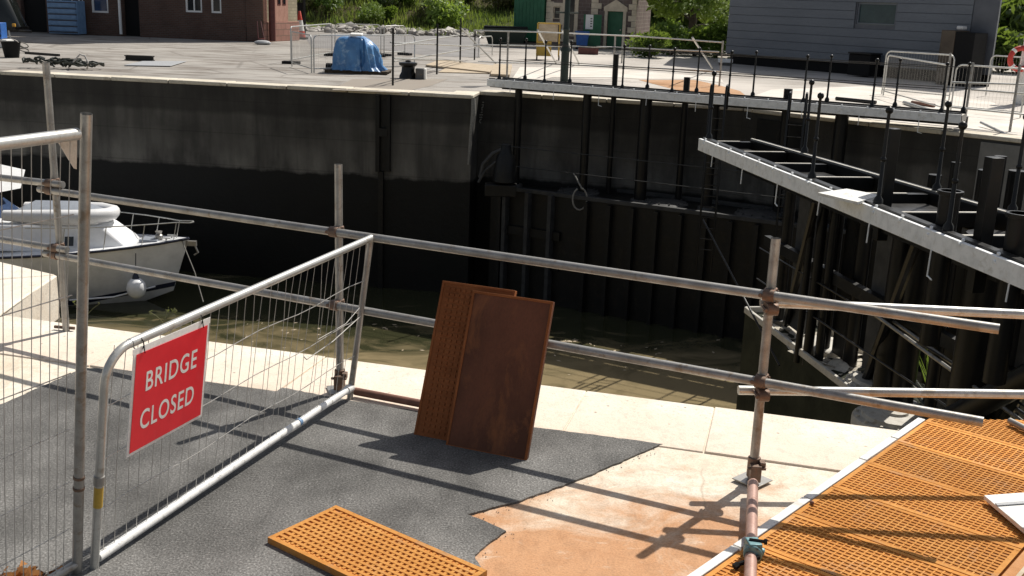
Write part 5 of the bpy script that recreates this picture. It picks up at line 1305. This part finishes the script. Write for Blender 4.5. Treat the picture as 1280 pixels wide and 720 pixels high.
# sack, post things by the corner
q = at(328, 56); t = thing('sack', 'pale sack lying on the ground at the corner of the brick building', 'sack', q); m = MB(); m.ball(q+V((0,0,.1)), .3, 12, (1.3,.8,.38)); m.ball(q+V((.28,-.05,.08)), .14, 10, (1,.8,.5)); m.build('bag', 'grey_sheet', t)
q = at(323, 54); t = thing('hand_truck', 'dark sack barrow leaning against the corner of the brick building', 'barrow', q); m = MB(); m.tube([q+V((0,0,.1)), q+V((-.12,.35,1.0))], .03, 6); m.tube([q+V((.3,0,.1)), q+V((.05,.35,1.0))], .03, 6); m.tube([q+V((0,0,.14)), q+V((.3,0,.14))], .10, 8); m.build('frame', 'dkred', t)
q = at(375, 49); t = thing('traffic_cone', 'red and white traffic cone beside the brick building', 'traffic cone', q)
m = MB(); m.box(q+V((0,0,.06)), (.75,.75,.10)); m.build('base', 'dark', t, bevel=.02); m = MB(); m.lathe(q+V((0,0,.11)), [(.30,0),(.24,.32)], 14); m.build('lower_cone', 'orange_cone', t); m = MB(); m.lathe(q+V((0,0,.434)), [(.238,0),(.15,.55)], 14); m.build('sleeve', 'board_white', t); m = MB(); m.lathe(q+V((0,0,.988)), [(.148,0),(.06,.45),(.05,.46)], 14); m.build('tip', 'orange_cone', t)
q = at(368, 42); t = thing('notice_board', 'black notice board on posts behind the traffic cone', 'sign', q); m = MB(); m.box(q+V((.25,.3,1.05)), (.55,.06,1.5)); m.build('panel', 'dark', t); m = MB(); m.tube([q+V((.55,.25,0)), q+V((.55,.25,2.6))], .09, 8); m.build('post', 'black_steel', t)

# stone house with green shed
sl_ = at(681, 58); sr = at(790, 62); sl_.z = sr.z = 0
sr = sl_ + V(((sr-sl_).x, -1.2, 0))
h_ = Bld('stone_house', 'purple grey rubble stone house with pale quoins and a green door', sl_, sr)
def hp_(x0, y0, x1, y1):
    u0, z1 = h_.uz(x0, y0); u1, z0 = h_.uz(x1, y1); return (u0, u1, max(0, z0), z1)
dr = hp_(760, 14, 776, 70); dr = (dr[0], dr[1], 0.0, dr[3]); wn = hp_(692, 8, 700, 24); wd = hp_(708, -10, 718, 40); wd = (wd[0], wd[1], 0.6, wd[3])
m = MB(); h_.wall(m, 0, h_.L, 0, 5.2, .4, [dr, wn, wd]); h_.bx(m, .02, .4, 0, 5.2, -.402, -6); h_.bx(m, h_.L-.4, h_.L-.02, 0, 5.2, -.402, -6); m.build('wall', 'rubblestone', h_.t, smooth=False)
h_.window(wn, 'stone_trim', mull=0, fw=.05); h_.window(wd, 'stone_trim', mull=0, fw=.06)
m = MB(); h_.bx(m, dr[0]+.003, dr[1]-.003, .01, dr[3]-.003, -.22, -.16); dd_ = m.build('door', 'green', h_.t); m = MB(); h_.bx(m, dr[1]-.16, dr[1]-.10, 1.0, 1.08, -.155, -.10); m.build('handle', 'galv', dd_)
m = MB(); e = .17
h_.bx(m, dr[0]-e, dr[0]-.003, 0, dr[3], .003, .05); h_.bx(m, dr[1]+.003, dr[1]+e, 0, dr[3], .003, .05)
q0 = [h_.p(dr[0]-e-.05, dr[3]+.003, .003), h_.p(dr[1]+e+.05, dr[3]+.003, .003), h_.p(dr[1]+e+.05, dr[3]+.22, .003), h_.p((dr[0]+dr[1])/2, dr[3]+.62, .003), h_.p(dr[0]-e-.05, dr[3]+.22, .003)]
m.slab(q0, h_.n, .06); m.build('door_surround', 'stone_trim', h_.t, bevel=.01)
m = MB()
for (w_, e) in ((wn, .16), (wd, .16)):
    h_.bx(m, w_[0]-e, w_[0]-.003, w_[2]-.15, w_[3], .003, .05); h_.bx(m, w_[1]+.003, w_[1]+e, w_[2]-.15, w_[3], .003, .05); h_.bx(m, w_[0]-e-.06, w_[1]+e+.06, w_[2]-.30, w_[2]-.153, .003, .09); h_.bx(m, w_[0]-e, w_[1]+e, w_[3]+.003, w_[3]+.2, .003, .06)
m.build('window_surround', 'stone_trim', h_.t, bevel=.01)
random.seed(4)
uq, _z = h_.uz(745, 30)
for ub, sg in ((0, 1), (uq-.3, 1), (h_.L, -1)):
    z = .0; k = 0; m = MB()
    while z < 5.1:
        hh_ = .30; w_ = (.42 if k % 2 else .24) if ub != uq-.3 else (.56 if k % 2 else .38)
        h_.bx(m, ub if sg > 0 else ub-w_, ub+w_ if sg > 0 else ub, z+.006, z+hh_-.006, .003, .045); z += hh_; k += 1
    m.build('quoins', 'stone_trim', h_.t, bevel=.012)
m = MB(); ra = [h_.p(-.3,5.1,.4), h_.p(h_.L+.3,5.1,.4), h_.p(h_.L+.3,5.1,-6.3), h_.p(-.3,5.1,-6.3), h_.p(-.3,7.6,-3), h_.p(h_.L+.3,7.6,-3)]; m.add(ra, [(0,1,5,4),(1,2,5),(2,3,4,5),(3,0,4),(0,3,2,1)]); m.build('roof', 'machine', h_.t)
gs0, gs1 = h_.uz(643, 50)[0], -.05
q = h_.p(gs0, 0, .2); t = thing('shed', 'green sheet clad shed built against the left side of the stone house', 'shed', q, h_.rz)
m = MB(); h_.bx(m, gs0, gs1, .25, 4.2, .3, -3); m.build('body', 'green', t, bevel=.01)
m = MB()
for k in range(int((gs1-gs0)/.2)): h_.bx(m, gs0+.05+.2*k, gs0+.09+.2*k, .3, 4.15, .302, .325)
m.build('ridge', 'green', t); m = MB(); h_.bx(m, gs0+.02, gs1-.02, 0.01, .25, .25, -2.9); m.build('base', 'black_steel', t)
q = at(622, 58); t = thing('skip', 'dark green skip standing left of the green shed', 'skip', q); m = MB(); m.add([q+V(v) for v in ((-.5,0,.1),(1.3,0,.1),(1.3,1.4,.1),(-.5,1.4,.1),(-.8,-.2,.95),(1.6,-.2,.95),(1.6,1.6,.95),(-.8,1.6,.95))], BF); m.build('tub', 'dk_green', t, bevel=.03); m = MB(); m.box(q+V((.4,.7,1.0)), (2.3,1.7,.06)); m.build('lid', 'dark', t)
q = at(727, 62); t = thing('wheelie_bin', 'blue wheeled bin standing in front of the stone house', 'bin', q, -.1); m = MB(); m.add([q+V(v) for v in ((-.25,0,.08),(.27,0,.08),(.27,.5,.08),(-.25,.5,.08),(-.33,-.08,.85),(.35,-.08,.85),(.35,.6,.85),(-.33,.6,.85))], BF); m.build('body', 'blue', t, bevel=.03); m = MB(); m.box(q+V((0,.25,.9)), (.75,.75,.07)); m.build('lid', 'blue', t, bevel=.02); m = MB(); m.tube([q+V((-.3,.5,.1)), q+V((.3,.5,.1))], .1, 10); m.build('wheel', 'dark', t)
q = at(738, 62); t = thing('notice_board', 'white notice board on a green panel in front of the stone house', 'sign', q); m = MB(); m.box(q+V((.05,.2,.95)), (.95,.05,1.7)); m.build('panel', 'green', t); m = MB(); m.box(q+V((-.12,.165,1.42)), (.40,.012,.75)); f = m.build('notice', 'white_paint', t); m = MB()
for k in range(4): m.box(q+V((-.02,.156,1.2+.13*k)), (.10,.006,.05))
m.build('print', 'dark', f)
q = at(735, 68); t = thing('planter', 'low red box on the ground in front of the blue bin', 'box', q); m = MB(); m.box(q+V((0,0,.17)), (.95,.4,.34)); m.build('body', 'dkred', t, bevel=.02); m = MB(); m.box(q+V((0,0,.36)), (1.0,.45,.04)); m.build('rim', 'red', t)
q = at(687, 75); t = thing('trolley', 'yellow wheeled trolley cage on the far quay in front of the stone house', 'trolley', q)
m = MB(); m.box(q+V((-.25,.3,.45)), (.62,.05,.62)); m.build('panel', 'yellow', t); m = MB(); m.box(q+V((-.10,.32,1.12)), (.82,.04,.75)); m.build('back_board', 'wood', t)
m = MB()
for x in (-.55, .38): m.tube([q+V((x,.28,.15)), q+V((x,.28,1.5))], .035, 6); m.tube([q+V((x,-.3,.15)), q+V((x,.28,.15))], .03, 6)
m.tube([q+V((-.55,.28,1.5)), q+V((.38,.28,1.5))], .03, 6); m.build('frame', 'yellow', t)
for x in (-.55, .38):
    m = MB(); m.tube([q+V((x-.03,-.2,.1)), q+V((x+.03,-.2,.1))], .11, 10); m.build('wheel', 'dark', t)
# slate grey clad building
c0 = at(907, 79); c1 = at(1236, 109); c0.z = c1.z = 0
cb_ = Bld('clad_building', 'slate grey horizontally clad building beside the far lock edge', c0, c1)
ww = cb_.uz(1073, 3)[0], cb_.uz(1122, 3)[0], cb_.uz(1097, 31)[1], cb_.uz(1097, 4)[1]
H_C = 5.5; m = MB(); pz = .42; zs = [.45 + .335*k for k in range(16)]
rows_ = []
for k in range(len(zs)-1):
    z0, z1 = zs[k], zs[k+1]-.012
    segs = [(0, cb_.L-1.0)]
    if z0 < ww[3] and z1 > ww[2]: segs = [(0, ww[0]-.06), (ww[1]+.06, cb_.L-1.0)]
    for a, b2 in segs: cb_.bx(m, a, b2, z0, z1, .03, .06)
m.build('cladding', 'clad', cb_.t, bevel=.006)
m = MB(); cb_.wall(m, .02, cb_.L-.98, .42, H_C, .2, [ww]); vd = V((.40,.917,0)); pf0, pf1 = cb_.p(.02,0,-.205), cb_.p(cb_.L-.98,0,-.205); m.prism([(p_.x,p_.y) for p_ in (pf0, pf1, pf1+vd*7, pf0+V((.19,.98,0))*7)], 3.2, H_C); m.build('wall', 'clad_dark', cb_.t, smooth=False)
m = MB(); pf0, pf1 = cb_.p(cb_.L-.975,0,.05), cb_.p(cb_.L,0,.05); m.prism([(p_.x,p_.y) for p_ in (pf0, pf1, pf1+vd*7, pf0+vd*7)], .42, H_C); m.build('corner_panel', 'clad_dark', cb_.t, bevel=.01)
m = MB(); pf0, pf1 = cb_.p(.1,0,-.15), cb_.p(cb_.L-.1,0,-.15); m.prism([(p_.x,p_.y) for p_ in (pf0, pf1, pf1+vd*6.8, pf0+V((.19,.98,0))*6.8)], 0.002, .418); m.build('plinth', 'dark', cb_.t)
m = MB(); pf0, pf1 = cb_.p(-.2,0,.3), cb_.p(cb_.L+.1,0,.3); m.prism([(p_.x,p_.y) for p_ in (pf0, pf1, pf1+vd*7.4, pf0+V((.19,.98,0))*7.4)], H_C+.003, H_C+.18); m.build('roof', 'clad_dark', cb_.t)
cb_.window((ww[0]+.003, ww[1]-.003, ww[2]+.003, ww[3]-.003), 'clad', 'pane_teal', mull=0, fw=.05, depth=.10)
q0 = cb_.uz(1197, 60)[0]; q1 = cb_.uz(1234, 60)[0]
q = cb_.p(q0, 0, 1.0); t = thing('equipment_cabinet', 'dark cabinet with a brown end standing against the slate grey building', 'cabinet', q, cb_.rz)
ztp = cb_.uz(1205, 38)[1]; zt0 = .12
m = MB(); cb_.bx(m, q0+.55, q1+.15, zt0, ztp-.05, .3, 1.1); m.build('body', 'dark', t, bevel=.02); m = MB(); cb_.bx(m, q0, q0+.548, zt0, ztp, .25, 1.12); m.build('end_panel', 'cabinet', t, bevel=.02); m = MB(); cb_.bx(m, q0+.35, q0+.6, ztp+.02, ztp+.16, .5, .8); m.build('lamp', 'lens_white', t, bevel=.04); m = MB(); cb_.bx(m, q0, q1, 0, zt0-.003, .3, 1.05); m.build('base', 'dark', t)
q0 = cb_.uz(1078, 90)[0]; q = cb_.p(q0, 0, .6); t = thing('bin', 'low black bin standing against the slate grey building', 'bin', q, cb_.rz); m = MB(); cb_.bx(m, q0, q0+1.0, .05, .85, .3, .95); m.build('body', 'dark', t, bevel=.03); m = MB(); cb_.bx(m, q0-.03, q0+1.03, .853, .92, .26, 1.0); m.build('lid', 'black_steel', t, bevel=.02)
q = at(912, 82); t = thing('white_block', 'small white box on the ground at the left end of the slate grey building', 'box', q); m = MB(); m.box(q+V((-.2,0,.2)), (.6,.3,.16)); m.build('body', 'white_paint', t, bevel=.02); m = MB(); m.box(q+V((-.2,0,.06)), (.5,.26,.11)); m.build('base', 'machine', t)
# lifebuoy stand
q = at(1270, 130); t = thing('lifebuoy_stand', 'tall white notice post carrying signs at the far right', 'sign post', q)
m = MB(); m.beam(q+V((.12,0,0)), q+V((.22,0,3.4)), .09, .42, V((1,0,0))); m.build('board', 'board_white', t, bevel=.01); m = MB()
for k, (z, w_) in enumerate(((1.95,.16),(1.55,.2),(1.35,.12),(2.35,.2))): m.box(q+V((.16+.02*z,-.06,z)), (w_,.012,.09))
m.build('print', 'hull_trim', t)
lb = q + V((-.12,-.12,1.28)); t = thing('lifebuoy', 'orange red lifebuoy hanging on the white post', 'lifebuoy', lb)
m = MB(); m.tube([lb+V((.30*math.cos(i*math.pi/10), 0, .30*math.sin(i*math.pi/10))) for i in range(21)], .075, 10); m.build('ring', 'red', t)
m = MB()
for k in range(4): a = math.pi/4+k*math.pi/2; c_ = lb+V((.30*math.cos(a),0,.30*math.sin(a))); tt = V((-math.sin(a),0,math.cos(a))); m.tube([c_-tt*.04, c_+tt*.04], .08, 10)
m.build('band', 'white_paint', t)
# mast stay
a = at(1237, 100); tag(MB().tube([a, atY(1235,76,a.y), atY(1250,-20,a.y)], .022, 6).build('stay_wire', 'galv', origin=a), 'thin pale stay wire rising beside the slate grey building', 'wire')
# debris near the far right coping
random.seed(8)
for k, (x0,y0,x1,y1,lab,mt) in enumerate(((1045,123,1095,128,'dark bar on the far quay below the black bin','black_steel'),(1130,128,1172,141,'pale scaffold tube lying on the far quay','galv_bright'),(1140,128,1168,132,'rust brown bar lying among the barriers','rust_tube'))):
    a, b2 = at(x0,y0,.06), at(x1,y1,.06); tag(MB().tube([a,b2], .05, 8).build('scaffold_tube', mt, origin=a), lab, 'tube')
q = at(1190, 155, .0); t = thing('gate_stop', 'dark buffer block at the heel of the far gate walkway', 'block', q); m = MB(); m.box(q+V((0,0,.1)), (.65,.3,.2), Matrix.Rotation(-.4,3,'Z')); m.build('body', 'black_steel', t, bevel=.02); m = MB(); m.box(q+V((0,0,.22)), (.5,.2,.04), Matrix.Rotation(-.4,3,'Z')); m.build('pad', 'machine', t)
# paved patches on the far quay
def patch(px, name, mat, z=.005):
    kind(MB().sheet([(at(x,y).x, at(x,y).y) for x, y in px], z).build(name, mat), 'structure')
M['ochre'] = simple('ochre_rust_concrete', (.50,.29,.15), (.42,.22,.10), 1.2, .9, 0, .2, .01, 12)
patch([(798,100),(868,100),(900,107),(925,114),(935,122),(862,117)], 'ochre_paving', 'ochre')
patch([(690,98),(770,98),(845,112),(770,112),(668,104)], 'grey_paving', 'farground', .006)
M['pale_pav'] = simple('pale_dusty_concrete', (.74,.69,.62), (.62,.57,.50), .9, .9, 0, .2, .01, 12)
patch([(640,99),(650,84),(760,86),(900,97),(905,104),(868,99),(798,99),(770,97),(690,97),(668,103)], 'pale_paving', 'pale_pav', .009)
patch([(940,121),(965,112),(1080,108),(1180,118),(1240,128),(1290,150),(1290,172),(1205,160),(1090,150),(1010,136)], 'dusty_paving', 'pale_pav', .009)
patch([(415,112.5),(440,99),(560,99),(540,107),(500,116)], 'sett_paving', 'setts')
patch([(380,44),(480,40),(600,47),(600,72),(540,70),(480,62),(390,60)], 'tarmac_road', 'tarmac', .006)

# ------------------------------------------------------------------ rubble, bank and vegetation
random.seed(21)
bm_ = MB(); NXB, NYB = 60, 14; vs = []; fs = []
for i in range(NXB+1):
    for j in range(NYB+1):
        x = -90 + 220*i/NXB; y0 = 78 + .02*x; y = y0 + 3*j; s_ = j/NYB
        z = -.15 + 14*s_**.9 + 1.6*mnoise.noise(V((x*.08, y*.08, 0)))*min(1, j/2)
        vs.append((x, y, z))
for i in range(NXB):
    for j in range(NYB): a = i*(NYB+1)+j; fs.append((a, a+NYB+1, a+NYB+2, a+1))
bm_.add(vs, fs); kind(bm_.build('bank', 'bank'), 'structure')
def bankz(x, y):
    s_ = max(0, min(1, (y-78-.02*x)/42)); return -.15 + 14*s_**.9 + 1.6*mnoise.noise(V((x*.08, y*.08, 0)))*min(1, s_*7)
g = MB()
for _ in range(8200):
    x = random.uniform(-26, 16); y = (78.5 + random.random()**1.3*22) if _ < 7000 else random.gauss(74.5, 1.6); g.blades(V((x, y, max(0, bankz(x,y))-.03)), random.uniform(.22,.6), 5, .5, .04)
kind(g.build('long_grass', 'grass'), 'stuff')
rb = MB()
for _ in range(1300):
    x = random.uniform(-17.5, .5); y = 73.5 + random.gauss(0, 1.4) + .05*x; rb.rock(V((x, y, random.uniform(-.05,.32)*(.2+abs(mnoise.noise(V((x*.3,0,0))))*2.4))), random.uniform(.08,.32) if random.random() < .93 else random.uniform(.3,.5), .7)
for _ in range(240):
    x = random.uniform(7.5, 14.5); y = 58 + random.gauss(0, 1.2); rb.rock(V((x, y, random.uniform(0,.55))), random.uniform(.12,.42), .7)
kind(rb.build('rubble', 'rubble'), 'stuff')
def shrub_proto(mat, n, size, label, loc, stems=5):
    t = thing('shrub', label, 'shrub', (0,0,0), 0, 'shrubs on the bank')
    m = MB()
    for k in range(9):
        c_ = V((random.uniform(-1,1)*.9, random.uniform(-1,1)*.7, random.uniform(.5,1.5))); m.leaves(c_, (random.uniform(.5,.9), random.uniform(.5,.8), random.uniform(.4,.75)), n//9, size, shell=.2)
    m.build('foliage', mat, t, smooth=False)
    m = MB()
    for k in range(stems): a = random.uniform(0,6.28); m.tube([(0,0,-.2), (.3*math.cos(a), .3*math.sin(a), .6), (.7*math.cos(a), .6*math.sin(a), 1.3)], [.05,.035,.015], 5)
    m.build('stem', 'bark', t); t.location = loc; return t
kinds = [('leaf', 'mid green shrub on the grassy bank behind the far quay'), ('leaf_dark', 'dark green shrub on the grassy bank behind the far quay'), ('leaf_lime', 'bright green shrub on the grassy bank behind the far quay'), ('scrub', 'dry brownish scrub bush on the bank behind the rubble')]
protos = []
for k, (mt, lab) in enumerate(kinds):
    x, y = -14 + k*4.0, 80 + k*1.2; protos.append(shrub_proto(mt, 1500, .15, lab, (x, y, bankz(x,y))))
for i in range(85):
    x = -24 + 42*random.random(); y = 78.8 + 15*random.random()**1.3; k = random.choices(range(4), (4, 2, 4, 3 if y < 81 else 0))[0]
    dup(protos[k], (x, y, bankz(x,y)-.1), random.uniform(0,6), kinds[k][1], random.uniform(.45,1.35))
# trees behind the stone house and the clad building
def tree_proto(mat, label, loc, H, Rr, n, size, low=.12):
    t = thing('tree', label, 'tree', (0,0,0)); m = MB()
    m.tube([(0,0,-.3),(.05,.0,H*.3),(-.08,.1,H*.6),(.05,0,H*.9)], [.26,.20,.13,.04], 10)
    m.build('trunk', 'bark', t); br = MB()
    tips = []
    for k in range(16):
        a = k*2.4; z0 = H*(.18+.6*k/16); r_ = Rr*(1-.45*abs(z0/H-.45)*1.4)*random.uniform(.7,1.0); e = V((r_*math.cos(a), r_*math.sin(a), z0+random.uniform(.2,1.2))); br.tube([(0,0,z0), e*.5+V((0,0,z0*.5)), e], [.08,.05,.02], 6); tips.append(e)
    br.build('branches', 'bark', t)
    m = MB()
    for e in tips:
        for f_ in (1.0, .65): 
            c_ = V((e.x*f_, e.y*f_, e.z + random.uniform(-.5,.4))); m.leaves(c_, (Rr*random.uniform(.26,.42), Rr*random.uniform(.26,.42), Rr*random.uniform(.18,.30)), n//36, size, shell=.25)
    for k in range(4): m.leaves(V((random.uniform(-.5,.5), random.uniform(-.5,.5), H*.85)), (Rr*.4,Rr*.4,Rr*.3), n//36, size)
    m.build('crown', mat, t, smooth=False); t.location = loc; return t
tA = tree_proto('leaf_lime', 'bright leafy tree between the stone house and the grey building', at(862,66), 7.5, 3.0, 5200, .22)
tB = tree_proto('leaf_dark', 'dark leafy tree right beside the stone house', V((11.2,73,0)), 8.0, 3.2, 5200, .22)
T_ = [(tA, 838, 70, .95, 'sunlit tree behind the rubble, next to the dark tree'), (tA, 884, 71, .95, 'sunlit tree touching the left edge of the grey building'), (tB, 800, 60, 1.1, 'dark tree close behind the right corner of the stone house'),
      (tB, 875, 58, 1.3, 'tall dark tree farther back left of the grey building'), (tB, 1245, 70, 1.25, 'dark tree right of the slate grey building'), (tB, 1275, 75, 1.2, 'dark tree behind the white notice post'), (tB, 1262, 62, 1.5, 'tall dark tree farthest back at the right edge')]
for (pr_, x, y, s_, lab) in T_:
    p = at(x, y)
    if lab.startswith(('dark tree close', 'tall dark tree farther')): p = V(((x+22-640)/1343*80, 78, 0)); dup(pr_, p, random.uniform(0,6), lab, s_)
for (x, y, k, s_, lab) in ((812,72,1,.8,'dark low shrub at the right corner of the stone house'), (838,69,0,.9,'mid green shrub below the sunlit trees'), (868,70,2,.8,'bright green shrub beside the white rubble'), (894,72,0,.9,'green shrub at the left end of the grey building'),(1246,80,1,2.4,'big dark bush rising beside the right corner of the grey building'),(1262,76,1,2.6,'tallest dark bush behind the white notice post'),(1279,82,1,2.3,'dark bush at the right edge behind the lifebuoy'),(1250,90,1,1.2,'dark shrub right of the grey building'),(1272,92,1,1.2,'dark shrub behind the lifebuoy')):
    dup(protos[k], at(x,y), random.uniform(0,6), lab, s_)
